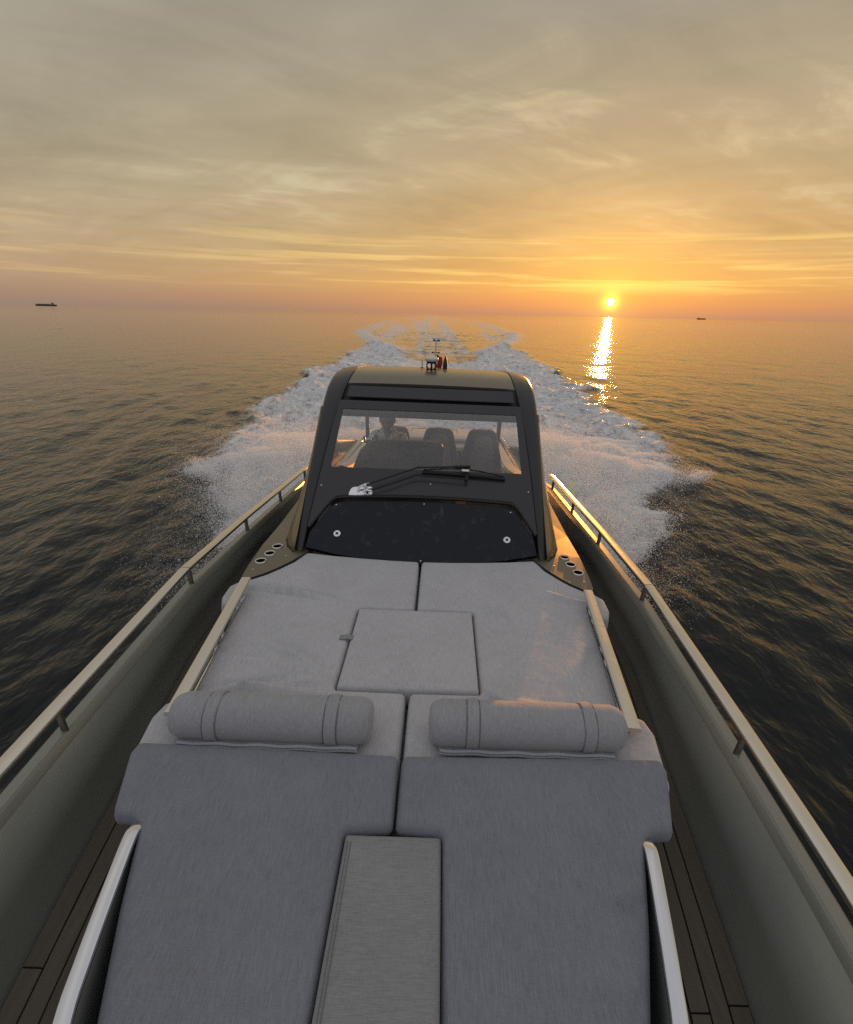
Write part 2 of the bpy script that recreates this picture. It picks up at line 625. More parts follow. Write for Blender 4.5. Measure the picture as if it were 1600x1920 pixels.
# ------------------------------------------------------------------ sea
# wake outline in world metres: centre line and half widths behind the boat
wake_c = interp([0, 5, 10, 16, 28, 44, 60, 90, 150, 300, 600], [0.1, .15, .48, .5, .9, 1.42, 1.75, 2.1, 2.8, 3.7, 4.2])
wake_w = interp([0, 3.6, 4.5, 6.3, 7.1, 8.0, 9.0, 9.7, 10.6, 12, 16, 22, 28, 44, 52, 58, 60], [1.0, 1.1, 1.5, 2.7, 3.3, 3.9, 4.8, 5.2, 5.3, 5.7, 6.6, 7.0, 7.2, 8.0, 8.0, 7.6, 7.4])
vee_w = interp([30, 34, 38, 47, 55, 70, 89, 100], [0.2, 1.0, 2.4, 4.4, 6.8, 10.0, 13.2, 13.4])
out_w = interp([55, 70, 80, 89, 100, 150, 300, 700], [7.4, 10.5, 12.0, 13.6, 14.2, 17.2, 21.3, 24.0])


def make_sea():
    fine = np.linspace(-R(68), R(68), 780)
    coarse = np.linspace(R(68), 2 * math.pi - R(68), 72)[1:-1]
    th = np.concatenate([fine, coarse])
    nr = 1120
    r = 1.2 * (30000 / 1.2) ** np.linspace(0, 1, nr)
    TH, RR = np.meshgrid(th, r)
    X = RR * np.sin(TH); Y = RR * np.cos(TH)
    sp = RR * math.log(30000 / 1.2) / nr
    Z = np.zeros_like(X)
    w = np.random.default_rng(5)
    comps = []
    for k in range(64):
        lam = 0.40 * (6.5 / 0.40) ** (w.random() ** 1.35)
        # short seas run across the boat's course, with some spread
        a = R(w.normal(4, 24)) if w.random() < 0.72 else R(w.normal(85, 30))
        amp = 0.0034 * lam ** 0.62 * (0.5 + w.random())
        if lam > 1.8: amp *= 0.5
        comps.append((lam, a, amp, w.random() * 6.28))
    patch = 0.45 + 1.1 * fbm(X / 7.0 + 50, Y / 11.0 + 50, 3)
    for lam, a, amp, ph in comps:
        k = 2 * math.pi / lam
        wt = sstep(lam / sp, 3.0, 7.0)
        q = k * (X * math.cos(a) + Y * math.sin(a)) + ph
        q = q + 0.9 * np.sin(q * 0.13 + 0.31 * k * (Y * math.cos(a) - X * math.sin(a)) + ph * 3)
        Z += wt * amp * (np.sin(q) + 0.22 * np.cos(2 * q)) * (patch if lam < 3 else 1.0)
    # ---------------- wake
    c = wake_c(Y)
    D = np.abs(X - c)
    edge_n = (fbm(Y / 1.3 + 7, np.sign(X) * 3 + Y / 9, 4) - 0.5)
    jag = (fbm(X / 1.6 + 3, Y / 2.4 + 8, 5, .6) - 0.5)
    hw = wake_w(Y) * (1 + 0.16 * edge_n) + 1.3 * jag * sstep(Y, 9, 22) + 1.0 * jag
    inside = sstep(hw - D, -0.25, 0.55 + 0.01 * Y + 0.9 * sstep(Y, 12, 7)) * (Y > 3.6)
    # beyond 36 m the churned water splits into two arms
    vee = vee_w(Y) + 1.0 * jag
    arm = sstep(D - vee, -0.4, 0.5)
    near = inside * np.where(Y < 33, 1.0, 1 - sstep(Y, 33, 39) * (1 - arm)) * (1 - sstep(Y, 55, 61))
    crest_d = np.abs(D - vee_w(Y))
    crest = np.exp(-(crest_d / (0.6 + 0.014 * Y)) ** 2) * sstep(Y, 36, 44) * (1 - sstep(Y, 88, 93))
    oe = out_w(Y) + 0.05 * Y ** 0.5 * jag * 6
    outer_in = sstep(oe - D, 0, 1.5) * sstep(Y, 60, 68)
    lane = fbm((X - c) / (1.1 + 0.012 * Y) + 31, Y / 70.0 + 12, 4)
    line = np.exp(-((D - oe + 1.2) / (1.0 + 0.012 * Y)) ** 2) * sstep(Y, 84, 92) * (1 - 0.93 * sstep(Y, 120, 380))
    band = outer_in * sstep(D, oe * 0.50, oe * 0.95) * sstep(lane, 0.42, 0.68) * (1 - sstep(Y, 110, 260))
    mid = np.exp(-((D) / (2.0 + 0.004 * Y)) ** 4) * sstep(Y, 34, 40) * (0.55 - 0.35 * sstep(Y, 90, 400))
    twin = np.exp(-((D - 1.7 - 0.006 * Y) / (0.55 + 0.004 * Y)) ** 2) * sstep(Y, 36, 44) * (1 - 0.5 * sstep(Y, 150, 700))
    inner = sstep(Y, 34, 40) * (1 - sstep(D, vee_w(Y) - 1, vee_w(Y))) * (Y < 95)
    spot = fbm((X - c) / (0.35 + 0.012 * Y) + 3, Y / 9.0, 4)
    foam = np.maximum.reduce([near * (0.86 + 0.12 * sstep(Y, 14, 9)), crest * 0.75, line * 0.60, band * 0.62, mid * 0.72, twin * 0.6,
                              inner * 0.50 * sstep(spot, 0.40, 0.72), outer_in * (1 - sstep(Y, 400, 1200)) * 0.60 * sstep(lane, 0.40, 0.70)])
    foam = np.clip(foam, 0, 1)
    # shape of the wake: churned lumps, raised arms, trough behind the stern
    fall = np.clip(sp, 0, 1)
    lump = (fbm(X / 0.5, Y / 0.9, 5, 0.62) - 0.5) * 0.42 + (fbm(X / 2.1 + 4, Y / 3.0, 3) - 0.5) * 0.5
    ridge = np.exp(-((hw - D) / 0.9) ** 2) * (Y > 6) * (1 - sstep(Y, 52, 60))
    hull = sstep(np.abs(X), 1.2, 1.7)
    Z = Z * (1 - 0.55 * near)
    Z += near * lump * (0.35 + 0.65 * sstep(Y, 9, 14)) * hull
    Z += ridge * 0.16 * inside
    Z += crest * (0.30 + 0.3 * lump)
    Z += line * 0.20 + (mid + twin) * lump * 0.35 + (inner + outer_in) * lump * 0.22
    Z -= 0.18 * sstep(np.abs(X - c), 3.0, 0.0) * np.exp(-((Y - 17) / 6) ** 2)
    inb = (np.abs(X) < 1.55) & (Y > -3) & (Y < 10.2)
    Z = np.where(inb, np.minimum(Z, -0.05), Z)
    n = len(th)
    V = np.stack([X, Y, Z], -1).reshape(-1, 3)
    i = np.arange(nr - 1)[:, None]; j = np.arange(n)[None, :]
    a = i * n + j; b = i * n + (j + 1) % n
    Fq = np.stack([a, b, b + n, a + n], -1).reshape(-1, 4)
    me = bpy.data.meshes.new('sea')
    me.vertices.add(len(V)); me.vertices.foreach_set('co', V.ravel())
    me.loops.add(Fq.size); me.loops.foreach_set('vertex_index', Fq.ravel().astype(np.int32))
    me.polygons.add(len(Fq)); me.polygons.foreach_set('loop_start', np.arange(0, Fq.size, 4, dtype=np.int32))
    me.polygons.foreach_set('use_smooth', np.ones(len(Fq), dtype=bool))
    me.update()
    at = me.attributes.new('foam', 'FLOAT', 'POINT')
    at.data.foreach_set('value', foam.ravel().astype(np.float32))
    # material
    m, g, bs, out = new_mat('sea_water')
    co = g.node('ShaderNodeTexCoord').outputs['Object']
    x, y, z = g.xyz(co)
    dist = g.vm('LENGTH', co)
    bs.inputs['Base Color'].default_value = (.0035, .0065, .008, 1)
    bs.inputs['IOR'].default_value = 1.333
    bs.inputs['Specular IOR Level'].default_value = 0.42
    g.put(bs.inputs['Roughness'], g.smooth(dist, 12.0, 1500.0, 0.035, 0.07))
    # ripples, drawn out roughly along the course
    def strokes(ang, kx, ky, sc, det=3):
        c_, s_ = math.cos(R(ang)), math.sin(R(ang))
        u = g.m('MULTIPLY', g.m('ADD', g.m('MULTIPLY', x, c_), g.m('MULTIPLY', y, s_)), kx)
        v = g.m('MULTIPLY', g.m('SUBTRACT', g.m('MULTIPLY', y, c_), g.m('MULTIPLY', x, s_)), ky)
        return g.noise(g.comb(u, v, 0.0), sc, det, 0.55, 0.4)
    h1 = strokes(16, 1.0, 0.42, 1.7, 3)
    h2 = strokes(-12, 1.0, 0.5, 4.6, 3)
    h5 = strokes(4, 1.0, 0.45, 11.0, 2)
    h3 = strokes(80, 1.0, 0.45, 0.55, 4)
    h4 = strokes(10, 1.0, 0.4, 0.16, 3)
    hh = g.m('ADD', g.m('MULTIPLY', h1, 0.13), g.m('ADD', g.m('ADD', g.m('MULTIPLY', h5, 0.028), g.m('MULTIPLY', h2, 0.085)), g.m('ADD', g.m('MULTIPLY', h3, 0.13), g.m('MULTIPLY', h4, 0.10))))
    bn = g.node('ShaderNodeBump')
    g.put(bn.inputs['Strength'], g.m('MULTIPLY', g.smooth(dist, 8.0, 45.0, 0.46, 0.40), g.smooth(dist, 100.0, 2000.0, 1.0, 0.60)))
    bn.inputs['Distance'].default_value = 1.0
    g.put(bn.inputs['Height'], hh)
    g.l.new(bn.outputs[0], bs.inputs['Normal'])
    # foam
    fa = g.node('ShaderNodeAttribute', attribute_name='foam').outputs['Fac']
    f1 = g.noise(g.comb(x, g.m('MULTIPLY', y, 0.6), z), 2.2, 7, 0.68, 1.2)
    f2 = g.noise(g.comb(x, g.m('MULTIPLY', y, 0.6), z), 8.0, 5, 0.68, 0.8)
    tex = g.m('MULTIPLY_ADD', f1, 0.62, g.m('MULTIPLY', f2, 0.38))
    mask = g.smooth(g.m('ADD', fa, g.m('MULTIPLY', g.m('SUBTRACT', tex, 0.5), 2.6)), 0.18, 0.92)
    mask = g.m('MULTIPLY', mask, g.smooth(fa, 0.02, 0.15))
    fo = g.node('ShaderNodeBsdfPrincipled')
    g.put(fo.inputs['Base Color'], g.mix(g.smooth(tex, 0.36, 0.64), (.56, .58, .63), (.92, .92, .92)))
    fo.inputs['Roughness'].default_value = 0.75
    fb = g.node('ShaderNodeBump')
    fb.inputs['Strength'].default_value = 1.0
    fb.inputs['Distance'].default_value = 0.17
    g.put(fb.inputs['Height'], tex)
    g.l.new(fb.outputs[0], fo.inputs['Normal'])
    mx = g.node('ShaderNodeMixShader')
    g.put(mx.inputs[0], mask)
    g.l.new(bs.outputs[0], mx.inputs[1]); g.l.new(fo.outputs[0], mx.inputs[2])
    g.l.new(mx.outputs[0], out.inputs[0])
    me.materials.append(m)
    o = bpy.data.objects.new('sea', me)
    COL.objects.link(o)
    props(o, kind='structure')


make_sea()


# ------------------------------------------------------------------ yacht
YB = (0.0, 4.0, 0.0)
yacht = thing('yacht', YB, 'dark grey motor yacht with a raked pilothouse, running ahead of its wake', 'yacht')

# lines of the hull: half width and height of the rail, the wall top and the wall foot along y
rail_u = interp([-2.6, -2.0, -1.0, 0.0, .6, .85, 1.13, 1.45, 2.56, 3.55, 5.28, 10], [.05, .55, .98, 1.22, 1.30, 1.325, 1.345, 1.366, 1.412, 1.42, 1.42, 1.40])
rail_z = interp([-2.6, 0, 1.45, 2.56, 3.55, 5.35, 5.7, 6.4, 10], [1.70, 1.67, 1.65, 1.65, 1.585, 1.445, 1.36, 1.06, 0.90])
foot_u = interp([-2.6, -1.0, 0.0, .75, 1.05, 1.5, 2.35, 3.2, 10], [.0, .70, 1.0, 1.132, 1.178, 1.235, 1.345, 1.36, 1.36])
DECK_Z = 1.20


def deck_z(y):
    return DECK_Z - 0.55 * float(sstep(np.array(y), 3.6, 4.6))


ys = [-2.55, -2.2, -1.8, -1.4, -1.0, -.5] + [k * 0.15 for k in range(0, 34)] + [5.2, 5.6, 6, 6.5, 7, 7.5, 8, 8.5, 9, 9.5, 9.9]


def side_ring(s, y, pts):
    return [(s * u, y, z) for u, z in pts]


for s in (-1, 1):
    # bulwark: inner wall, softly concave
    rings = []
    for y in ys:
        ut, zt, uf = float(rail_u(y)) - 0.035, float(rail_z(y)) - 0.135, float(foot_u(y))
        zf = deck_z(y) - 0.02
        pts = []
        for k in range(9):
            t = k / 8
            pts.append((uf + .02 * math.sin(math.pi * min(1, t * 1.6)) + (ut - uf - .02) * t ** 1.9 + .02 * t ** 3, zf + (zt - zf) * t))
        pts += [(ut + 0.035, zt), (uf + 0.09, zf)]
        rings.append(side_ring(s, y, pts))
    b = mesh('bulwark', *loft(rings), M['wall'], yacht, smooth=True)
    # cap along the top of the bulwark: chamfer and flat
    rings = []
    for y in ys:
        u, z = float(rail_u(y)), float(rail_z(y)) - 0.135
        pts = [(u - .040, z - .010), (u - .036, z + .004), (u - .022, z + .026), (u - .012, z + .030), (u + .028, z + .030), (u + .040, z + .020), (u + .040, z - .02), (u + .0, z - .02)]
        rings.append(side_ring(s, y, pts))
    mesh('bulwark_cap', *loft(rings), M['cap'], yacht, smooth=True, angle=0.35)
    # hull topside outside
    rings = []
    for y in ys:
        u, z = float(rail_u(y)), float(rail_z(y)) - 0.15
        k = max(0.0, min(1.0, (y + 2.6) / 5.0))
        pts = [(u + .046, z), (u + .05, z - .25), (u * 1.0 - .03, z - .8), (max(u * (.55 + .35 * k), .01), .05), (max(u * .45 * k, .005), -.55), (0.0, -.7 * k - .1)]
        rings.append(side_ring(s, y, pts))
    mesh('hull', *loft(rings, closed=False), M['hull'], yacht, smooth=True)
    # small drain in the wall
    y = 1.0
    zz = 1.30
    u = float(foot_u(y)) + 0.045
    mesh('drain', *lathe((s * (u + .004), y, zz), (-s, 0, .3), [(.001, .0), (.005, .0), (.005, .003), (.001, .003)], 10), M['black'], yacht)

# decks: caulked base and teak planks
V, F = [], []
rings = [[(-float(foot_u(y)) - .02, y, deck_z(y) - .012), (float(foot_u(y)) + .02, y, deck_z(y) - .012), (float(foot_u(y)) + .02, y, deck_z(y) - .05), (-float(foot_u(y)) - .02, y, deck_z(y) - .05)] for y in ys if y > -2.3]
deck = mesh('side_deck', *loft(rings), M['caulk'], yacht)


def plank(s, o0, o1, y0, y1):
    n = max(2, int((y1 - y0) / 0.2))
    top, bot = [], []
    rings = []
    for k in range(n + 1):
        y = y0 + (y1 - y0) * k / n
        f = float(foot_u(y))
        z = DECK_Z
        rings.append([(s * (f - o0), y, z), (s * (f - o1), y, z), (s * (f - o1), y, z - .011), (s * (f - o0), y, z - .011)])
    mesh('plank', *loft(rings), M['teak'], deck, bevel=0.0012, seg=1)


cuts = {-1: [[0.0, .84, 2.6, 3.5], [0.0, 1.35, 3.5], [0.0, .55, 2.1, 3.5], [0.0, 1.75, 3.5], [0.0, .95, 3.5]],
        1: [[0.0, .80, 1.82, 3.5], [0.0, 1.62, 3.5], [0.0, .78, 2.3, 3.5], [0.0, 1.45, 3.5], [0.0, .7, 3.5]]}
for s in (-1, 1):
    o = 0.004
    for row, wd in zip(cuts[s], (.062, .058, .058, .058, .058)):
        for a, b in zip(row[:-1], row[1:]):
            plank(s, o, o + wd, a + .0025, b - .0025)
        o += wd + 0.005

# moulded base under the sun pads
half = [(.0, 2.95), (.76, 2.95), (.88, 2.72), (1.0, 2.58), (1.06, 2.45), (1.02, 2.2), (.93, 1.6), (.95, 1.35), (.86, 1.12), (.80, 1.05), (.745, .80), (.67, .5), (.60, .2), (.45, -.25), (0, -.4)]
outl = half + [(-u, y) for u, y in half[::-1][1:-1]]
n = len(outl)
V = [(u, y, 1.17) for u, y in outl] + [(u * .995, y, 1.44 if y > 1 else (1.44 if y > .7 else 1.40)) for u, y in outl]
F = [(i, (i + 1) % n, n + (i + 1) % n, n + i) for i in range(n)] + [tuple(range(n, 2 * n))]
mesh('sunpad_base', V, F, M['base'], yacht, bevel=0.02, seg=3)

# gunwale rails: flat bar in segments, on stanchions
for s in (-1, 1):
    first = None
    segs = [(-2.0, 2.545), (2.55, 5.4)]
    rail = None
    for a, b in segs:
        pts = []
        y = a
        while y < b - 1e-6:
            pts.append((s * float(rail_u(y)), y, float(rail_z(y)) + .012))
            y += 0.12
        pts.append((s * float(rail_u(b)), b, float(rail_z(b)) + .012))
        VF = sweep(pts, rsec(.058, .024, .009, 2))
        if rail is None:
            rail = mesh('gunwale_rail', *VF, M['steel'], yacht, smooth=True, angle=0.5)
        else:
            mesh('rail_segment', *VF, M['steel'], rail, smooth=True, angle=0.5)
    for y in (.25, 1.44, 2.58, 3.50, 4.33, 5.2):
        u, z = float(rail_u(y)), float(rail_z(y))
        V, F = sweep([(s * (u - .006), y, z - .115), (s * u, y, z + .002)], rsec(.028, .012, .004, 2), (0, 1, 0))
        mesh('stanchion', V, F, M['bronze'], rail)

# sun pad side rails
for s in (-1, 1):
    pts = [(s * (.938 + .105 * t), 1.470 + 1.065 * t, 1.618) for t in np.linspace(0, 1, 12)]
    bar = mesh('grab_rail', *sweep(pts, rsec(.056, .022, .008, 2)), M['steel'], yacht, smooth=True, angle=0.5)
    for t in (.06, .46, .56, .80, .88):
        u, y = .938 + .105 * t, 1.470 + 1.065 * t
        V, F = box(s * u - .008, s * u + .008, y - .016, y + .016, 1.42, 1.606)
        mesh('bracket', V, F, M['chrome'], bar, bevel=0.003, seg=1)
    t0, t1 = .46, .88
    V, F = sweep([(s * (.930 + .105 * t), 1.470 + 1.065 * t, 1.535) for t in (.04, .3, .6, .93)], rsec(.012, .05, .004, 1))
    mesh('side_plate', V, F, M['chrome'], bar, smooth=True)

# polished rails beside the forward pads
for s in (-1, 1):
    pts = [(s * .842, 1.085, 1.44), (s * .842, 1.082, 1.50), (s * .841, 1.068, 1.545), (s * .838, 1.04, 1.563), (s * .834, 1.0, 1.568), (s * .802, .85, 1.568), (s * .768, .70, 1.566), (s * .736, .58, 1.563), (s * .66, .40, 1.556), (s * .60, .2, 1.545)]
    pts = spline(pts, 5)
    rings = []
    for i, p in enumerate(pts):
        t = (pts[min(i + 1, len(pts) - 1)] - pts[max(i - 1, 0)]).normalized()
        side = Vector((1, 0, 0)) - t * t.x
        side.normalize()
        nn = side.cross(t).normalized()
        rings.append([p + side * a + nn * b for a, b in rsec(.043, .022, .008, 2)])
    br = mesh('bow_rail', *loft(rings), M['chrome'], yacht, smooth=True, angle=0.5)
    # fixing plate the rail stands on
    rings = []
    for y in np.linspace(.2, 1.07, 12):
        u = float(np.interp(y, [.2, .4, .58, .7, .85, 1.0, 1.07], [.60, .67, .736, .768, .802, .834, .842]))
        rings.append([(s * (u - .008), y, 1.30), (s * (u + .012), y, 1.30), (s * (u + .012), y, 1.548), (s * (u - .008), y, 1.548)])
    mesh('rail_web', *loft(rings), M['base'], br)

# cup holder panels beside the windscreen foot
for s in (-1, 1):
    out2 = [(.80, 3.03), (.87, 2.885), (.94, 2.775), (1.0, 2.70), (1.06, 2.645), (1.10, 2.625), (1.122, 2.66), (1.135, 2.80), (1.148, 3.1), (1.152, 3.5), (1.16, 4.2), (1.16, 5.6), (.95, 5.6), (.93, 4.2), (.86, 3.2)]
    n = len(out2)
    holes = [(1.075, 2.862), (1.052, 2.975), (1.034, 3.085)]
    # panel with three round cut-outs
    pts2 = [Vector((u, y)) for u, y in out2]
    edges = [(i, (i + 1) % n) for i in range(n)]
    hole_ids = []
    for hx, hy in holes:
        k0 = len(pts2)
        for k in range(24):
            pts2.append(Vector((hx + .030 * math.cos(k * math.pi / 12), hy + .030 * math.sin(k * math.pi / 12))))
        edges += [(k0 + k, k0 + (k + 1) % 24) for k in range(24)]
    res = delaunay_2d_cdt(pts2, edges, [], 2, 1e-6)
    vv, ff = res[0], res[2]
    keep = []
    def inside(px_, py_):
        c_ = False
        for i in range(n):
            (x1, y1), (x2, y2) = out2[i], out2[(i + 1) % n]
            if (y1 > py_) != (y2 > py_) and px_ < (x2 - x1) * (py_ - y1) / (y2 - y1) + x1:
                c_ = not c_
        return c_
    for f in ff:
        cx = sum(vv[i].x for i in f) / 3; cy = sum(vv[i].y for i in f) / 3
        if inside(cx, cy) and all((cx - hx) ** 2 + (cy - hy) ** 2 > .0299 ** 2 for hx, hy in holes):
            keep.append(tuple(f))
    def pz(y):
        return 1.562 - 0.02 * float(sstep(np.array(y), 3.0, 3.6)) - 0.25 * float(sstep(np.array(y), 4.2, 5.6))
    V = [(s * p.x, p.y, pz(p.y)) for p in vv]
    cp = mesh('cup_holder_panel', V, keep, M['bronze'], yacht)
    # rolled edge below the panel
    rim = [(u, y) for u, y in out2]
    V = []
    F = []
    for dz, g_ in ((0.0, 1.0), (-.012, .994), (-.045, .985), (-.05, .98)):
        for u, y in rim:
            V.append((s * (u + (0.004 if dz < -.02 else 0.0)), y - (1 - g_) * .25, pz(y) + dz))
    for k in range(3):
        for i in range(n):
            F.append((k * n + i, k * n + (i + 1) % n, (k + 1) * n + (i + 1) % n, (k + 1) * n + i))
    mesh('panel_edge', V, F, M['dark'], cp, smooth=True)
    for hx, hy in holes:
        prof = [(.0295, -.001), (.0295, .002), (.031, .0045), (.036, .0045), (.038, .001), (.038, -.002)]
        mesh('cup_holder', *loft([r_ for r_ in [[(s * hx + a * math.cos(2 * math.pi * k / 28), hy + a * math.sin(2 * math.pi * k / 28), 1.564 + h) for k in range(28)] for a, h in prof]], True, False), M['mirror'], cp, smooth=True)
        mesh('cup_well', *loft([[(s * hx + .0297 * math.cos(2 * math.pi * k / 28), hy + .0297 * math.sin(2 * math.pi * k / 28), 1.56 - d_) for k in range(28)] for d_ in (0, .07)] + [[(s * hx + .001 * math.cos(2 * math.pi * k / 28), hy + .001 * math.sin(2 * math.pi * k / 28), 1.492) for k in range(28)]], True, False), M['black'], cp)
    for px_, py_ in ((1.085, 2.745), (.93, 2.95)):
        mesh('screw', *lathe((s * px_, py_, 1.562), (0, 0, 1), [(.006, 0), (.006, .002), (.003, .003)], 10), M['steel'], cp)

# ------------------------------------------------------------------ pilothouse
K = 0.8
NRM = Vector((0, -.6247, .7809))


def W(u, y, off=0.0):
    return (u, y - .6247 * off, 1.55 + K * (y - 3.0) + .7809 * off)


def slab(poly, off0, off1):
    """plate lying in the windscreen plane; poly = (u, y)"""
    n = len(poly)
    V = [W(u, y, off1) for u, y in poly] + [W(u, y, off0) for u, y in poly]
    F = [tuple(range(n)), tuple(range(n, 2 * n))[::-1]] + [(i, (i + 1) % n, n + (i + 1) % n, n + i) for i in range(n)]
    return V, F


def mirrored(h):
    return h + [(-u, y) for u, y in h[::-1]]


# arches: pillars that run up the windscreen and along the roof edge
path = [(2.985, 1.535), (3.2, 1.71), (3.55, 1.99), (3.85, 2.225), (4.05, 2.385), (4.18, 2.485), (4.30, 2.56), (4.45, 2.605), (4.65, 2.628), (4.90, 2.634), (5.3, 2.605), (5.8, 2.555), (6.4, 2.49), (6.9, 2.43), (7.2, 2.38)]
uin = [.842, .838, .820, .800, .775, .752, .735, .728, .73, .735, .742, .75, .75, .74, .73]
uout = [.898, .905, .915, .920, .920, .918, .915, .918, .925, .93, .935, .93, .92, .90, .88]
crown = [0, 0, 0, .004, .008, .014, .018, .022, .026, .03, .03, .03, .03, .03, .03]
for s in (-1, 1):
    rings = []
    for i, (y, z) in enumerate(path):
        a, b = path[max(i - 1, 0)], path[min(i + 1, len(path) - 1)]
        t = Vector((0, b[0] - a[0], b[1] - a[1])).normalized()
        nn = Vector((0, -t.z, t.y))
        ui, uo, cr = uin[i], uout[i], crown[i]
        sec = [(ui, .008), (ui + .3 * (uo - ui), .010 - cr * .2), (uo - .045, .006 - cr * .55), (uo - .020, -.004 - cr * .8), (uo - .005, -.022 - cr), (uo, -.05 - cr), (uo, -.13), (ui, -.13)]
        sec = [(ui, .008), (ui + .006, .012)] + sec[1:]
        rings.append([Vector((s * u_, y, z)) + nn * d_ for u_, d_ in sec])
    pil = mesh('pilothouse_arch', *loft(rings), M['dark'], yacht, smooth=True, angle=0.7)

# roof panel between the arches
rings = []
for i in range(6, len(path)):
    y, z = path[i]
    ui = uin[i] - 0.006
    rings.append([(ui * k / 8, y + (0.0 if i > 6 else -.01 * (1 - (k / 8) ** 2)), z + .012 * (1 - (k / 8) ** 2) + .004) for k in range(-8, 9)] +
                 [(ui * k / 8, y, z - .05) for k in range(8, -9, -1)])
roof = mesh('roof', *loft(rings), M['bronze'], yacht, smooth=True, angle=0.7)
# header panel below the roof edge, gap behind it
hp = [(.70, 4.245), (.715, 4.145)]
mesh('header_panel', *slab(mirrored(hp), .0, .012), M['frit'], yacht, bevel=0.004, seg=1)
mesh('header_gap', *slab(mirrored([(.745, 4.30), (.775, 4.05)]), -.10, -.03), M['black'], yacht)

# windscreen: dark bordered sheet with a clear pane
go = [(.835, 3.18), (.815, 3.55), (.79, 3.9), (.765, 4.118)]
gask = [(.823, 3.17), (.76, 3.262), (.708, 3.333), (.672, 3.362), (.63, 3.374), (.4, 3.386), (0.0, 3.394)]
gask_full = gask + [(-u, y) for u, y in gask[::-1][1:]]
outer = [(u, y) for u, y in go] + [(-u, y) for u, y in go[::-1]]
outer = outer + [(-u, y) for u, y in gask] + [(u, y) for u, y in gask[::-1][1:]]
wi = [(.745, 3.585), (.726, 4.045), (-.726, 4.045), (-.745, 3.585)]
pts2 = [Vector(p) for p in outer] + [Vector(p) for p in wi]
n = len(outer)
edges = [(i, (i + 1) % n) for i in range(n)] + [(n + i, n + (i + 1) % 4) for i in range(4)]
res = delaunay_2d_cdt(pts2, edges, [], 2, 1e-6)


def in_poly(px_, py_, poly):
    c_ = False
    for i in range(len(poly)):
        (x1, y1), (x2, y2) = poly[i], poly[(i + 1) % len(poly)]
        if (y1 > py_) != (y2 > py_) and px_ < (x2 - x1) * (py_ - y1) / (y2 - y1) + x1:
            c_ = not c_
    return c_


vv = res[0]
top, F = [W(p.x, p.y, .004) for p in vv], []
nv = len(vv)
for f in res[2]:
    cx = sum(vv[i].x for i in f) / 3; cy = sum(vv[i].y for i in f) / 3
    if in_poly(cx, cy, outer) and not in_poly(cx, cy, wi):
        F.append(tuple(f))
        F.append(tuple(i + nv for i in f)[::-1])
V = top + [W(p.x, p.y, -.004) for p in vv]
ws = mesh('windscreen', V, F, M['frit'], yacht)
mesh('glass_pane', *slab([(.752, 3.578), (.733, 4.052), (-.733, 4.052), (-.752, 3.578)], -.0012, .0012), M['glass'], ws)
rimp = [W(u, y, .0) for u, y in wi] + [W(wi[0][0], wi[0][1], 0)]

# seams between pillar and windscreen
for s in (-1, 1):
    pts = [W(s * u, y, -.004) for u, y in [(.846, 3.03), (.842, 3.2), (.824, 3.55), (.800, 3.87), (.777, 4.07), (.752, 4.19)]]
    mesh('seam_seal', *sweep(pts, rsec(.016, .012, .004, 1), NRM), M['black'], yacht, smooth=True)

# hatch below the windscreen and its gasket
bot = [(.80, 3.045), (.6, 3.012), (.4, 2.99), (.2, 2.978), (0, 2.973)]
hp = [(u, y - .012) for u, y in [(.812, 3.16), (.748, 3.252), (.695, 3.325), (.66, 3.35), (.62, 3.362), (.4, 3.374), (0.0, 3.382)]]
poly = [(.825, 3.05)] + [(u, y - .004) for u, y in hp] + [(-u, y - .004) for u, y in hp[::-1][1:]] + [(-.825, 3.05)] + [(-u, y) for u, y in bot] + [(u, y) for u, y in bot[::-1][1:]]
hatch = mesh('hatch', *slab(poly, -.05, -.006), M['hatch'], yacht)
gp = [W(u, y - .004, .0) for u, y in gask_full]
gp = [Vector(p) for p in gp]
mesh('hatch_gasket', *sweep(spline(gp, 3), rsec(.016, .022, .007, 2), NRM), M['black'], yacht, smooth=True)
gp2 = [Vector(W(u * 1.0, y + .010, .005)) for u, y in gask_full if abs(u) < .76]
mesh('gasket_lip', *sweep(spline(gp2, 3), rsec(.012, .008, .003, 1), NRM), M['dark'], yacht, smooth=True)


def disc(u, y, prof, nseg=24, off=0.0):
    c_ = Vector(W(u, y, off))
    return lathe(c_, NRM, prof, nseg)


for s in (-1, 1):
    f = mesh('hatch_fitting', *disc(s * .615, 3.138, [(.001, .0), (.026, .0), (.026, .003), (.024, .005), (.011, .005), (.0105, .001), (.001, .001)], 24, -.006), M['mirror'], hatch, smooth=True, angle=.5)
    # dark centre and four small screws of the fitting
    parts = [disc(s * .615, 3.138, [(.0102, .0015), (.009, .0022), (.001, .0022)], 14, -.006)]
    for a in (45, 135, 225, 315):
        parts.append(disc(s * .615 + .0175 * math.cos(R(a)), 3.138 + .0135 * math.sin(R(a)), [(.0028, .004), (.0028, .0056), (.001, .0056)], 8, -.006))
    mesh('fitting_bore', *join(*parts), M['black'], hatch)
for u, y in ((-.655, 3.325), (.65, 3.318), (.0, 3.352), (0, 2.99)):
    mesh('screw', *disc(u, y, [(.006, 0), (.006, .002), (.003, .004), (.001, .004)], 10, -.006), M['steel'], hatch)
for u, y in ((.04, 3.487), (.79, 3.458), (-.79, 3.45)):
    mesh('screw', *disc(u, y, [(.006, 0), (.006, .002), (.003, .004), (.001, .004)], 10, .004), M['steel'], ws)

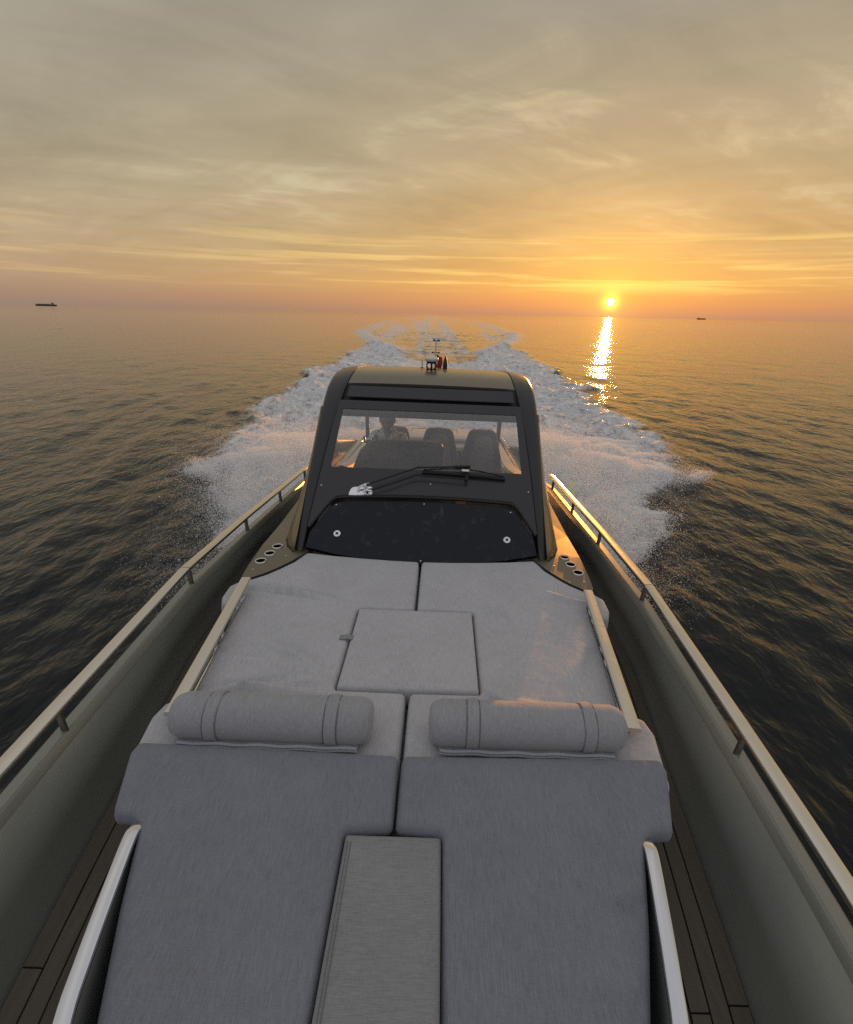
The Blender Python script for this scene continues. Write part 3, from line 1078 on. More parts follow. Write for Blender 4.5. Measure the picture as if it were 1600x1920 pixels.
# wiper: plate, two arms, blade
wp = [(-.572, 3.385), (-.57, 3.41), (-.562, 3.43), (-.548, 3.442), (-.53, 3.446), (-.41, 3.452), (-.402, 3.446), (-.395, 3.392)]
wiper = mesh('wiper', *slab(wp, .004, .009), M['mirror'], yacht, bevel=0.0015, seg=1)
hub1 = disc(-.452, 3.44, [(.018, 0), (.018, .012), (.013, .03), (.013, .045), (.009, .05), (.001, .05)], 16, .008)
hub2 = disc(-.432, 3.408, [(.016, 0), (.016, .012), (.012, .028), (.012, .040), (.008, .045), (.001, .045)], 16, .008)
lk = sweep([W(-.51, 3.415, .022), W(-.49, 3.436, .035), W(-.455, 3.444, .048), W(-.42, 3.452, .05)], rsec(.016, .010, .003, 1), NRM)
lk2 = sweep([W(-.46, 3.40, .03), W(-.432, 3.408, .045), W(-.395, 3.402, .045)], rsec(.018, .010, .003, 1), NRM)
mesh('wiper_pivot', *join(hub1, hub2, lk, lk2), M['chrome'], wiper, smooth=True, angle=.5)
a1 = sweep(spline([W(-.44, 3.444, .05), W(-.25, 3.512, .05), W(-.085, 3.570, .052), (W(-.05, 3.576, .054)), W(.12, 3.585, .055), W(.335, 3.597, .058)], 4), rsec(.013, .010, .003, 1), NRM)
mesh('wiper_arm', *a1, M['black'], wiper, smooth=True)
a2 = sweep(spline([W(-.42, 3.404, .044), W(-.25, 3.460, .045), W(-.085, 3.520, .046), W(-.05, 3.524, .047), W(.12, 3.519, .047), W(.318, 3.508, .047)], 4), rsec(.012, .010, .003, 1), NRM)
mesh('wiper_arm', *a2, M['black'], wiper, smooth=True)
mesh('wiper_head', *join(sweep([W(.22, 3.592, .05), W(.34, 3.597, .052)], rsec(.02, .022, .004, 1), NRM), sweep([W(.31, 3.604, .04), W(.315, 3.50, .04)], rsec(.02, .016, .004, 1), NRM)), M['black'], wiper)
bl = sweep([W(-.03, 3.561, .022), W(.15, 3.557, .024), W(.3, 3.551, .025), W(.45, 3.544, .024), W(.614, 3.535, .02)], rsec(.026, .022, .006, 1), NRM)
bl2 = sweep([W(-.02, 3.572, .030), W(.15, 3.580, .045), W(.3, 3.578, .055), W(.45, 3.565, .045), W(.60, 3.546, .030)], rsec(.008, .012, .003, 1), NRM)
mesh('wiper_blade', *join(bl, bl2), M['black'], wiper, smooth=True)
mesh('blade_clip', *sweep([W(.275, 3.565, .06), W(.33, 3.562, .062)], rsec(.022, .012, .004, 1), NRM), M['steel'], wiper)

# fairings: curved side panels that sweep from the pillars to the side decks
for s in (-1, 1):
    rows = []
    NS, NT = 16, 8
    for i in range(NS + 1):
        t = i / NS
        # upper edge runs up the pillar, then falls away aft
        yu = float(np.interp(t, [0, .5, .62, .75, 1], [3.02, 4.10, 4.40, 4.9, 6.3]))
        zu = float(np.interp(t, [0, .5, .62, .75, 1], [1.56, 2.39, 2.12, 1.90, 1.55]))
        uu = float(np.interp(t, [0, .5, .6, 1], [.897, .916, .94, 1.0]))
        # lower edge curls round the pillar foot and runs aft on the panel
        yl = float(np.interp(t, [0, .12, .25, .45, .6, .8, 1], [3.03, 3.10, 3.22, 3.62, 4.1, 5.0, 6.3]))
        ul = float(np.interp(t, [0, .12, .25, .45, .6, .8, 1], [.90, .96, 1.005, 1.06, 1.09, 1.11, 1.12]))
        zl = 1.562 - .02 * min(1, t / .4) if t < .5 else 1.542 - .3 * (t - .5)
        row = []
        for j in range(NT + 1):
            q = j / NT
            bulge = .018 * math.sin(math.pi * q)
            row.append((s * (uu + (ul - uu) * q ** 1.5 + bulge * .6), yu + (yl - yu) * q, zu + (zl - zu) * q))
        rows.append(row)
    V, F = loft(rows, closed=False)
    o = mesh('side_fairing', V, F, M['fairing'], yacht, smooth=True, angle=1.0)
    sm = o.modifiers.new('solid', 'SOLIDIFY'); sm.thickness = 0.02; sm.offset = 0 
    o.data.validate()
    # base seal round the foot
    pts = [(r_[-1][0] * 1.004, r_[-1][1] - .004, r_[-1][2] + .004) for r_ in rows[:9]]
    mesh('fairing_seal', *tube(pts, .007, 6), M['black'], yacht, smooth=True)
    # aft roof post
    V, F = sweep([(s * .95, 6.95, .9), (s * .945, 6.85, 1.8), (s * .90, 6.75, 2.41)], rsec(.055, .10, .015, 2), (0, 1, 0))
    mesh('roof_post', V, F, M['bronze'], yacht, smooth=True)

# helm console
rings = []
for k, (yy, zt, zb) in enumerate(((4.62, 1.80, 1.0), (4.70, 1.90, 1.0), (4.82, 1.925, 1.0), (5.15, 1.82, 1.0), (5.25, 1.6, 1.0))):
    prof = [(-.72, zb), (-.80, zb + .5), (-.78, zt - .25), (-.72, zt - .10), (-.64, zt - .02), (-.56, zt), (-.2, zt + .004), (.12, zt - .006), (.135, zt - .02), (.13, zb)]
    rings.append([(u, yy, z) for u, z in prof])
con = mesh('helm_console', *loft(rings), M['console'], yacht, smooth=True, angle=0.6)
mesh('console_edge', *sweep([(.142, 4.62, 1.0), (.142, 4.64, 1.5), (.143, 4.68, 1.80), (.146, 4.76, 1.905)], rsec(.022, .05, .008, 2), (0, 1, 0)), M['gold'], con, smooth=True)
mesh('screen_hood', *sweep([(-.50, 4.80, 1.93), (-.1, 4.80, 1.936), (.08, 4.80, 1.925)], rsec(.10, .02, .008, 2)), M['console'], con, smooth=True)
# throttle levers on top of the console
tp = []
for u in (-.685, -.60):
    tp.append(tube(spline([(u, 4.86, 1.90), (u + .01, 4.83, 1.955), (u + .025, 4.80, 1.975), (u + .06, 4.80, 1.972)], 4), .012, 8))
tp.append(lathe((-.64, 4.88, 1.89), (0, 0, 1), [(.05, 0), (.045, .02), (.02, .03)], 14))
mesh('throttle', *join(*tp), M['chrome'], con, smooth=True)
# steering wheel
wc = Vector((-.50, 5.32, 1.62))
axw = Vector((0, .75, .66)).normalized()
sx = Vector((1, 0, 0)); sy = axw.cross(sx)
ringp = [wc + (sx * math.cos(a) + sy * math.sin(a)) * .19 for a in np.linspace(0, 2 * math.pi, 33)]
sp = [tube([wc, wc + (sx * math.cos(R(a)) + sy * math.sin(R(a))) * .19], .011, 6) for a in (30, 150, 270)]
mesh('steering_wheel', *join(tube(ringp, .014, 8), lathe(wc, axw, [(.04, -.02), (.045, .0), (.03, .02)], 14), *sp), M['chrome'], con, smooth=True)
mesh('grab_knob', *lathe((-.87, 4.72, 1.64), (-1, -.3, .2), [(.012, -.06), (.03, -.01), (.04, .03), (.03, .06), (.001, .07)], 12), M['black'], con, smooth=True)

# cockpit coamings (inside faces catch the sun), floor, aft lounge
for s in (-1, 1):
    rings = []
    for y in np.linspace(4.6, 9.6, 14):
        zt = float(np.interp(y, [4.6, 5.4, 6.4, 9.6], [1.52, 1.42, 1.22, 1.0]))
        rings.append([(s * .98, y, .5), (s * 1.0, y, zt - .03), (s * 1.03, y, zt), (s * 1.17, y, zt), (s * 1.2, y, zt - .05), (s * 1.2, y, .5)])
    mesh('coaming', *loft(rings), M['gel'], yacht, smooth=True, angle=.6)
mesh('cockpit_floor', *box(-1.0, 1.0, 4.5, 9.8, .50, .55), M['teak'], yacht)
mesh('dash_shelf', *box(-.80, .80, 3.75, 4.6, 1.42, 1.50), M['console'], yacht, bevel=.02)
rings = [[(u, y, z) for u, z in ((-.92, .55), (-.92, zt - .06), (-.86, zt), (.86, zt), (.92, zt - .06), (.92, .55))] for y, zt in ((8.3, .98), (8.42, 1.06), (9.5, 1.04), (9.8, .9))]
lounge = mesh('aft_lounge', *loft(rings), M['gel'], yacht, smooth=True, angle=.6)
mesh('lounge_backrest', *box(-.86, .86, 8.36, 8.60, 1.05, 1.13), M['gel'], lounge, bevel=.035, seg=3)
mesh('lounge_recess', *box(-.5, .5, 8.285, 8.302, .68, .92), M['console'], lounge)
mesh('lounge_rail', *tube(spline([(-.42, 8.7, 1.12), (-.41, 8.7, 1.19), (-.36, 8.7, 1.205), (0, 8.7, 1.205), (.36, 8.7, 1.205), (.41, 8.7, 1.19), (.42, 8.7, 1.12)], 3), .010, 6), M['steel'], lounge, smooth=True)
mesh('transom', *box(-1.38, 1.38, 9.8, 9.92, -.3, .80), M['hull'], yacht, bevel=.02)
for s in (-1, 1):
    mesh('cockpit_sofa', *join(box(s * .62 if s > 0 else -.98, .98 if s > 0 else -.62, 7.1, 8.2, .55, .98), box(.86 if s > 0 else -.98, .98 if s > 0 else -.86, 7.1, 8.2, .98, 1.25)), M['gel'], yacht, bevel=.03, seg=3)

# roof gear
rz = lambda y: float(np.interp(y, [p[0] for p in path], [p[1] for p in path])) + .016
y0 = 4.86
gx = -.02
dome = mesh('satellite_dome', *lathe((gx, y0, rz(y0) + .075), (0, 0, 1), [(.001, -.004), (.050, -.004), (.058, .0), (.066, .010), (.068, .022), (.062, .034), (.046, .042), (.02, .046), (.001, .046)], 24), M['white'], yacht, smooth=True)
legs = []
for a in range(6):
    aa = R(60 * a + 30)
    d_ = Vector((math.cos(aa), math.sin(aa), 0))
    c_ = Vector((gx, y0, rz(y0)))
    legs.append(sweep(spline([c_ + d_ * .030 + Vector((0, 0, -.006)), c_ + d_ * .052 + Vector((0, 0, .03)), c_ + d_ * .040 + Vector((0, 0, .074))], 4), rsec(.018, .010, .003, 1), (0.01, 0.02, 1)))
mesh('dome_stand', *join(lathe((gx, y0, rz(y0) - .008), (0, 0, 1), [(.066, 0), (.066, .006), (.04, .012), (.001, .012)], 24), lathe((gx, y0, rz(y0) + .055), (0, 0, 1), [(.046, 0), (.05, .012), (.048, .02), (.001, .02)], 20), *legs), M['black'], dome, smooth=True, angle=.5)
y1 = 5.35
mz = rz(y1)
mast = mesh('light_mast', *join(tube([(.0, y1, mz - .01), (.005, y1, mz + .14), (.01, y1, mz + .275)], .010, 8), lathe((.0, y1, mz), (0, 0, 1), [(.035, -.01), (.035, .006), (.014, .02), (.001, .02)], 14)), M['steel'], yacht, smooth=True)
mesh('mast_crosspiece', *sweep([(-.026, y1, mz + .272), (.046, y1, mz + .272)], rsec(.012, .012, .003, 1)), M['black'], mast, smooth=True)
mesh('spreader', *join(tube([(-.022, y1, mz + .155), (.042, y1, mz + .155)], .004, 6),
                             lathe((-.024, y1, mz + .15), (0, 0, 1), [(.008, -.004), (.009, .004), (.006, .012)], 8), lathe((.044, y1, mz + .15), (0, 0, 1), [(.008, -.004), (.009, .004), (.006, .012)], 8)), M['black'], mast, smooth=True)
for u in (-.014, .034):
    mesh('mast_light', *lathe((u, y1, mz + .28), (0, 0, 1), [(.010, -.002), (.016, .004), (.018, .02), (.012, .03), (.001, .031)], 12), M['lamp_lens'], mast, smooth=True)
mesh('whip_antenna', *join(tube([(-.115, 5.0, rz(5.0)), (-.117, 5.0, rz(5.0) + .07)], .004, 6), lathe((-.115, 5.0, rz(5.0) - .006), (0, 0, 1), [(.032, 0), (.026, .008), (.008, .014)], 12)), M['black'], yacht, smooth=True)
V, F = loft([[(.115 + a * math.cos(k * math.pi / 5), 5.1 + 2.2 * a * math.sin(k * math.pi / 5), rz(5.1) + h) for k in range(10)] for a, h in ((.026, -.01), (.026, .03), (.022, .065), (.014, .10), (.004, .125))])
mesh('fin_antenna', V, F, M['black'], yacht, smooth=True)

# ------------------------------------------------------------------ flag held by the light mast
fb = (.03, 5.37, mz + .10)
rows = []
for i in range(15):
    t = i / 14
    row = []
    for j in range(9):
        q = j / 8
        u = .018 + q * (.055 + .02 * math.sin(5 * t)) + .012 * math.sin(9 * q + 4 * t)
        y = 5.37 + .03 * math.sin(7 * q + 5 * t) + .02 * q
        z = mz + .135 - .20 * t - .03 * q - .035 * q * t
        row.append((u, y, z))
    rows.append(row)
V, F = loft(rows, closed=False)
fl = mesh('flag', V, F, M['flag'], None, base=fb, smooth=True)
props(fl, 'small red flag drooping from the light mast on the pilothouse roof', 'flag')
pts = spline([(.075, 5.39, mz - .06), (.095, 5.36, mz - .10 + .04), (.10, 5.3, mz - .065 + .03), (.07, 5.2, mz + .0), (.03, 5.1, mz + .002)], 4)
mesh('halyard', *tube(pts, .0035, 6), M['flag'], fl, smooth=True)


# ------------------------------------------------------------------ cushions
def round_corners(poly, rad, n=4):
    out = []
    m_ = len(poly)
    for i in range(m_):
        p, a, b = Vector(poly[i][:2]), Vector(poly[i - 1][:2]), Vector(poly[(i + 1) % m_][:2])
        r_ = poly[i][2] if len(poly[i]) > 2 else rad
        d1, d2 = (a - p), (b - p)
        ang = d1.angle(d2)
        if ang > 2.9 or r_ <= 0:
            out.append(p)
            continue
        L = min(r_ / math.tan(ang / 2), d1.length * .45, d2.length * .45)
        p1, p2 = p + d1.normalized() * L, p + d2.normalized() * L
        for k in range(n + 1):
            t = k / n
            out.append(p1 * (1 - t) ** 2 + p * 2 * t * (1 - t) + p2 * t * t)
    # resample edges
    res = []
    for i in range(len(out)):
        a, b = out[i], out[(i + 1) % len(out)]
        k = max(1, int((b - a).length / .014))
        for q in range(k):
            res.append(a + (b - a) * q / k)
    return res


def cushion(name, poly, ztop, thick, mat, label, cat='cushion', group=None, edge=.024, step=.016, folds=(), lump=.004, rad=.025, seed=0, puff=.004):
    loop = round_corners(poly, rad)
    area = sum(loop[i].x * loop[(i + 1) % len(loop)].y - loop[(i + 1) % len(loop)].x * loop[i].y for i in range(len(loop)))
    if area < 0:
        loop = loop[::-1]
    n = len(loop)
    L = np.array([(p.x, p.y) for p in loop])
    nxt, prv = np.roll(L, -1, 0), np.roll(L, 1, 0)
    tg = nxt - prv
    tg /= np.linalg.norm(tg, axis=1)[:, None] + 1e-9
    nin = np.stack([-tg[:, 1], tg[:, 0]], 1)

    def sd(P):
        d = np.full(len(P), 1e9)
        for i in range(n):
            a, b = L[i], nxt[i]
            e = b - a
            t = np.clip(((P - a) @ e) / (e @ e + 1e-12), 0, 1)
            d = np.minimum(d, np.linalg.norm(P - a - t[:, None] * e, axis=1))
        c_ = np.zeros(len(P), bool)
        for i in range(n):
            (x1, y1), (x2, y2) = L[i], nxt[i]
            if y1 == y2:
                continue
            hit = ((y1 > P[:, 1]) != (y2 > P[:, 1])) & (P[:, 0] < (x2 - x1) * (P[:, 1] - y1) / (y2 - y1) + x1)
            c_ ^= hit
        return np.where(c_, d, -d)
    pts = [L]
    for d in (.0025, .007, .014, .022):
        if d > edge * 1.05:
            break
        Q = L + nin * d
        pts.append(Q[sd(Q) > d * .93])
    gx_, gy_ = np.meshgrid(np.arange(L[:, 0].min(), L[:, 0].max(), step), np.arange(L[:, 1].min(), L[:, 1].max(), step))
    Q = np.stack([gx_.ravel() + ((gy_.ravel() / step).astype(int) % 2) * step / 2, gy_.ravel()], 1)
    pts.append(Q[sd(Q) > edge + .006])
    P = np.concatenate(pts)
    res = delaunay_2d_cdt([Vector(p) for p in P], [(i, (i + 1) % n) for i in range(n)], [], 2, 1e-7)
    VV = np.array([(p.x, p.y) for p in res[0]])
    d = np.maximum(sd(VV), 0)
    d[:n] = np.where(d[:n] < 1e-5, 0, d[:n])
    cen = np.array([VV[list(f)].mean(0) for f in res[2]])
    ok = sd(cen) > 0
    FF = [tuple(f) for f, k in zip(res[2], ok) if k]
    q = np.clip(1 - d / edge, 0, 1)
    h = -edge * (1 - np.sqrt(np.maximum(1 - q * q, 0)))
    h += puff * (1 - np.exp(-d / .05))
    soft = sstep(d, .0, .05)
    h += soft * lump * 2 * (fbm(VV[:, 0] * 4 + seed, VV[:, 1] * 4 + 3 * seed, 3) - .5)
    h += soft * lump * .7 * (fbm(VV[:, 0] * 16 + seed, VV[:, 1] * 9 + 5 * seed, 3) - .5)
    for (x0, y0, x1, y1, amp, wd) in folds:
        a, e = np.array([x0, y0]), np.array([x1 - x0, y1 - y0])
        t = ((VV - a) @ e) / (e @ e)
        bend = .018 * np.sin(t * 3.1)
        off = ((VV - a) @ np.array([-e[1], e[0]])) / math.sqrt(e @ e) - bend
        env = np.clip(np.sin(np.pi * np.clip(t * .92 + .06, 0, 1)), 0, 1) ** .8
        w_ = wd * (1 + .5 * np.abs(t - .5))
        prof = np.exp(-(off / w_) ** 2) - .75 * np.exp(-((off - 1.7 * w_) / w_) ** 2)
        h += 3.6 * amp * env * prof * sstep(d, 0, .03)
    zt = np.array([ztop(x, y) for x, y in VV])
    top = np.column_stack([VV, zt + h])
    # sides: follow the boundary loop down
    bl_ = [i for i in range(n)]
    V = top.tolist()
    F = FF[:]
    prev = list(range(n))
    zb = np.array([ztop(x, y) for x, y in L])
    for dz, o_ in ((edge + (thick - edge) * .25, .003), (edge + (thick - edge) * .6, .004), (thick - .012, .001), (thick, -.012)):
        k0 = len(V)
        Q = L - nin * o_
        for (x, y), z in zip(Q, zb):
            V.append((x, y, z - dz))
        cur = list(range(k0, k0 + n))
        for i in range(n):
            F.append((prev[i], cur[i], cur[(i + 1) % n], prev[(i + 1) % n]))
        prev = cur
    F.append(tuple(prev[::-1]))
    c0 = L.mean(0)
    base = (float(c0[0]), float(c0[1]), float(zb.min() - thick))
    o = mesh(name, V, F, mat, None, base=base, smooth=True, angle=1.2)
    props(o, label, cat, group)
    return o


TOP = 1.55
flat = lambda x, y: TOP
PG = 'cloth pads covering the foredeck lounge'
half_aft = [(.010, 2.968), (.2, 2.973), (.42, 2.99), (.62, 3.012), (.815, 3.045), (.865, 2.90), (.93, 2.80), (.99, 2.72), (1.06, 2.655), (1.125, 2.62), (1.165, 2.56), (1.16, 2.44), (1.13, 2.36), (1.030, 2.35), (1.005, 2.0), (.968, 1.64), (1.045, 1.60),
            (1.06, 1.52), (1.02, 1.27), (.010, 1.27), (.010, 1.712), (.338, 1.716), (.338, 2.372), (.010, 2.372)]
mir = lambda p: [(-q[0], *q[1:]) for q in p]
foldsL = [(-1.08, 2.56, -.40, 2.40, .010, .020), (-1.0, 2.47, -.45, 2.36, .006, .018), (-.95, 1.62, -.40, 1.76, .009, .022), (-.80, 2.05, -.38, 1.80, .007, .022), (-.86, 1.68, -.30, 1.66, .006, .02),
          (-.98, 2.2, -.6, 2.12, .004, .025), (-.95, 1.9, -.5, 1.83, .004, .02)]
foldsR = [(.52, 1.60, .36, 1.74, .009, .02), (.80, 1.62, .40, 1.70, .005, .02), (.42, 2.42, .52, 2.2, .006, .02), (.60, 2.44, .36, 2.37, .005, .016), (1.05, 2.5, .8, 2.62, .005, .02), (.9, 2.1, .75, 1.8, .004, .03)]
cushion('sunpad', mir(half_aft), flat, .115, M['pad'], 'large pale grey C shaped pad left of the square middle pad, creased towards it', 'sunpad', PG, folds=foldsL, seed=1)
cushion('sunpad', half_aft, flat, .115, M['pad'], 'large pale grey C shaped pad right of the square middle pad, partly sunlit pink', 'sunpad', PG, folds=foldsR, seed=2)
tab_pad = cushion('table_pad', [(-.328, 1.722), (.328, 1.722), (.328, 2.364), (-.328, 2.364)], lambda x, y: TOP + .004, .115, M['pad'],
                  'square grey pad in the middle of the foredeck, boxed in by the two large pads', 'cushion', PG, rad=.012, seed=3, lump=.002, edge=.016)
V, F = sweep([(-.315, 2.085, TOP + .007), (-.345, 2.085, TOP + .009), (-.385, 2.083, TOP + .006)], rsec(.038, .004, .0015, 1))
mesh('pull_tab', V, F, M['pad_across'], tab_pad, bevel=.001, seg=1)
near_z = lambda x, y: float(np.interp(y, [0.2, .6, 1.06, 1.27, 1.30, 1.4], [1.465, 1.515, 1.575, 1.603, 1.606, 1.606]))
half_near = [(.008, 1.330), (1.0, 1.352), (1.005, 1.30), (.975, 1.20), (.945, 1.10), (.925, 1.083, .015), (.868, 1.080), (.835, 1.055), (.815, 1.0), (.765, .83), (.685, .60), (.62, .42), (.55, .22), (.166, .22), (.166, 1.062), (.008, 1.075)]
cushion('lounger_pad', mir(half_near), near_z, .06, M['pad_near_shaded'], 'grey lounger pad, shade painted in as dark blue grey, in the left foreground, below the left bolster', 'cushion', PG, seed=4, lump=.003,
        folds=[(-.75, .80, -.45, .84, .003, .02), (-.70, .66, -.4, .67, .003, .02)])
cushion('lounger_pad', half_near, near_z, .06, M['pad_near_shaded'], 'grey lounger pad, shade painted in as dark blue grey, in the right foreground, below the right bolster', 'cushion', PG, seed=5, lump=.003,
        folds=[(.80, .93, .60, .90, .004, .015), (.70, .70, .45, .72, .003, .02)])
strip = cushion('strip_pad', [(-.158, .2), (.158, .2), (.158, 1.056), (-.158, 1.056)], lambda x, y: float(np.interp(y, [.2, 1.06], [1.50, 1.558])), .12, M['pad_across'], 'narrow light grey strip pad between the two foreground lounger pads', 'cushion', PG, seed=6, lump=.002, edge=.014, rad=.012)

for u in (-.135, -.145):
    pts = [(u, y, float(np.interp(y, [.2, 1.06], [1.50, 1.558])) + .0036) for y in np.linspace(.22, 1.03, 40)]
    mesh('seam', *tube(pts, .0011, 5), M['thread'], strip, smooth=True)
# bolsters
def bolster(u0, u1, yc, label, seed):
    Rb, zc = .089, TOP + .086
    cu = (u0 + u1) / 2
    t = thing('bolster', (cu, yc, TOP), label, 'bolster', 'bolsters on the foredeck lounge')
    nseg, nl = 48, 64
    rings = []
    prof = [(0, .001), (.002, .03), (.004, .055), (.010, .069), (.02, .078), (.034, .083)]
    xs_ = [(u0 + a, r_) for a, r_ in prof] + [(u0 + .05 + (u1 - u0 - .1) * k / nl, Rb) for k in range(nl + 1)] + [(u1 - a, r_) for a, r_ in prof[::-1]]
    for x, r_ in xs_:
        ring = []
        for k in range(nseg):
            a = 2 * math.pi * k / nseg
            w_ = r_ * (1 + .018 * (float(fbm(np.array(x * 7 + seed), np.array(a * 1.3), 3)) - .5) + .012 * math.sin(2 * a + x * 3))
            zz = math.sin(a) * w_
            if zz < -.081: zz = -.081 - (zz + .081) * -.15
            ring.append((x, yc + math.cos(a) * w_, zc + zz))
        rings.append(ring)
    mesh('bolster_body', *loft(rings), M['bolster'], t, smooth=True, angle=1.2)
    L_ = u1 - u0
    for q in (.22, .80):
        x0 = u0 + q * L_ - (.024)
        rr = []
        for i in range(13):
            x = x0 + .05 * i / 12
            e_ = min(i, 12 - i)
            ring = []
            for k in range(nseg):
                a = 2 * math.pi * k / nseg
                w_ = Rb + (.0055 if 1 <= e_ else -.006) + .0022 * math.sin(a * 22 + i * .4) * (e_ > 1)
                zz = max(math.sin(a) * w_, -.081)
                ring.append((x, yc + math.cos(a) * w_, zc + zz))
            rr.append(ring)
        bd = mesh('band', *loft(rr), M['bolster'], t, smooth=True, angle=1.2)
        for x in (x0 - .001, x0 + .051):
            pts = [(x, yc + math.cos(a) * (Rb + .0005), zc + max(math.sin(a) * (Rb + .0005), -.0805)) for a in np.linspace(0, 2 * math.pi, 49)]
            mesh('seam', *tube(pts, .0016, 5), M['thread'], bd, smooth=True)
    # zip flap lying in front of the bolster
    fz = [(u0 + .04, yc - .055, TOP + .034), (u0 + .04, yc - .088, TOP + .040), (u0 + .04, yc - .112, TOP + .030)]
    V = []
    for k in range(25):
        x = u0 + .045 + (L_ - .095) * k / 24
        wv = .003 * math.sin(k * 1.1 + seed)
        V.append([(x, yc - .045, TOP + .024), (x, yc - .078, TOP + .036 + wv), (x, yc - .106, TOP + .032 + wv), (x, yc - .106, TOP + .027 + wv), (x, yc - .078, TOP + .030 + wv), (x, yc - .045, TOP + .014)])
    fl_ = mesh('zip_flap', *loft(V), M['bolster'], t, smooth=True, angle=.8)
    V = []
    for k in range(25):
        x = u0 + .05 + (L_ - .105) * k / 24
        wv = .003 * math.sin(k * 1.1 + seed)
        V.append([(x, yc - .090, TOP + .041 + wv), (x, yc - .100, TOP + .039 + wv), (x, yc - .100, TOP + .035 + wv), (x, yc - .090, TOP + .036 + wv)])
    zp = mesh('zip', *loft(V), M['zip'], fl_, smooth=True)
    return t


bolster(-.915, -.120, 1.455, 'grey bolster cushion lying on the left pad, nearer the left rail', 2)
bolster(.100, .885, 1.460, 'grey bolster cushion lying on the right pad, nearer the sunlit rail', 9)


# ------------------------------------------------------------------ helm seats
def seat(u, label, copy_of=None):
    base = (u, 6.2, .55)
    if copy_of is not None:
        r_ = copy_of.copy()
        COL.objects.link(r_)
        r_.matrix_world = frame(base)
        r_['_b'] = base
        r_['label'] = label
        for ch in copy_of.children:
            c_ = ch.copy()
            COL.objects.link(c_)
            c_.parent = r_
            for g_ in ch.children:
                d_ = g_.copy()
                COL.objects.link(d_)
                d_.parent = c_
        return r_
    t = thing('helm_seat', base, label, 'seat', 'helm seats in the pilothouse')
    # backrest: shell seen from the front, tapering to the headrest
    prof = [(.25, 1.08), (.275, 1.15), (.278, 1.30), (.262, 1.42), (.225, 1.56), (.195, 1.68), (.175, 1.735), (.135, 1.762), (.0, 1.770)]
    outl_ = prof + [(-a, b) for a, b in prof[::-1][1:]]
    rings = []
    for yy, sc_ in ((6.14, .86), (6.155, .96), (6.19, 1.0), (6.25, 1.0), (6.275, .95)):
        rings.append([(u + a * sc_, yy + .10 * (b - 1.1) - .05, 1.42 + (b - 1.42) * (.9 + .1 * sc_)) for a, b in outl_])
    mesh('backrest', *loft(rings), M['seat'], t, smooth=True, angle=1.0)
    pr = [(a * .62, 1.42 + (b - 1.40) * .80) for a, b in outl_]
    rings = [[(u + a * sc_, yy + .10 * (b - 1.1) - .05, b) for a, b in pr] for yy, sc_ in ((6.15, 1.0), (6.128, .96), (6.122, .86))]
    mesh('back_panel', *loft(rings), M['seat_trim'], t, smooth=True, angle=1.0)
    for s in (-1, 1):
        rings = [[(u + s * (.265 + a), y, z + b) for a, b in ((-.06, -.09), (.04, -.09), (.045, .06), (.02, .10), (-.03, .09))] for y, z in ((5.78, 1.12), (5.85, 1.14), (6.10, 1.16), (6.2, 1.15))]
        mesh('side_bolster', *loft(rings), M['seat'], t, smooth=True, angle=.8)
    mesh('seat_cushion', *box(u - .25, u + .25, 5.72, 6.16, 1.0, 1.12), M['seat'], t, bevel=.04, seg=3)
    mesh('pedestal', *lathe((u, 5.96, .55), (0, 0, 1), [(.20, 0), (.19, .02), (.07, .05), (.06, .40), (.16, .44), (.16, .455)], 20), M['dark'], t, smooth=True, angle=.5)
    return t


s3 = seat(.66, 'tall grey helm seat at the right end of the row, empty')
s2 = seat(.09, 'tall grey helm seat in the middle of the row, half hidden by the console', s3)
s1 = seat(-.50, 'tall grey helm seat behind the man in the white shirt', s3)


# ------------------------------------------------------------------ the helmsman
def skin_mesh(name, chains, mat, parent, root=0, sub=2):
    """chains: list of polylines [(x, y, z, r), ...]; shared points weld by position"""
    idx, V, Rr, E = {}, [], [], []
    for ch in chains:
        last = None
        for x, y, z, r_ in ch:
            key = (round(x, 4), round(y, 4), round(z, 4))
            if key not in idx:
                idx[key] = len(V)
                V.append((x, y, z)); Rr.append(r_)
            i = idx[key]
            if last is not None and last != i:
                E.append((last, i))
            last = i
    me = bpy.data.meshes.new(name)
    base = root_base(parent)
    P = [(x - base[0], y - base[1], z - base[2]) for x, y, z in V]
    me.from_pydata(P, E, [])
    me.materials.append(mat)
    o = bpy.data.objects.new(name, me)
    COL.objects.link(o)
    o.parent = parent
    sk = o.modifiers.new('skin', 'SKIN')
    sk.use_smooth_shade = True
    sk.branch_smoothing = .6
    for i, r_ in enumerate(Rr):
        sv = me.skin_vertices[0].data[i]
        rr = r_ if isinstance(r_, tuple) else (r_, r_)
        sv.radius = rr
        sv.use_root = (i == root)
    ss = o.modifiers.new('subsurf', 'SUBSURF')
    ss.levels = sub
    ss.render_levels = sub
    return o


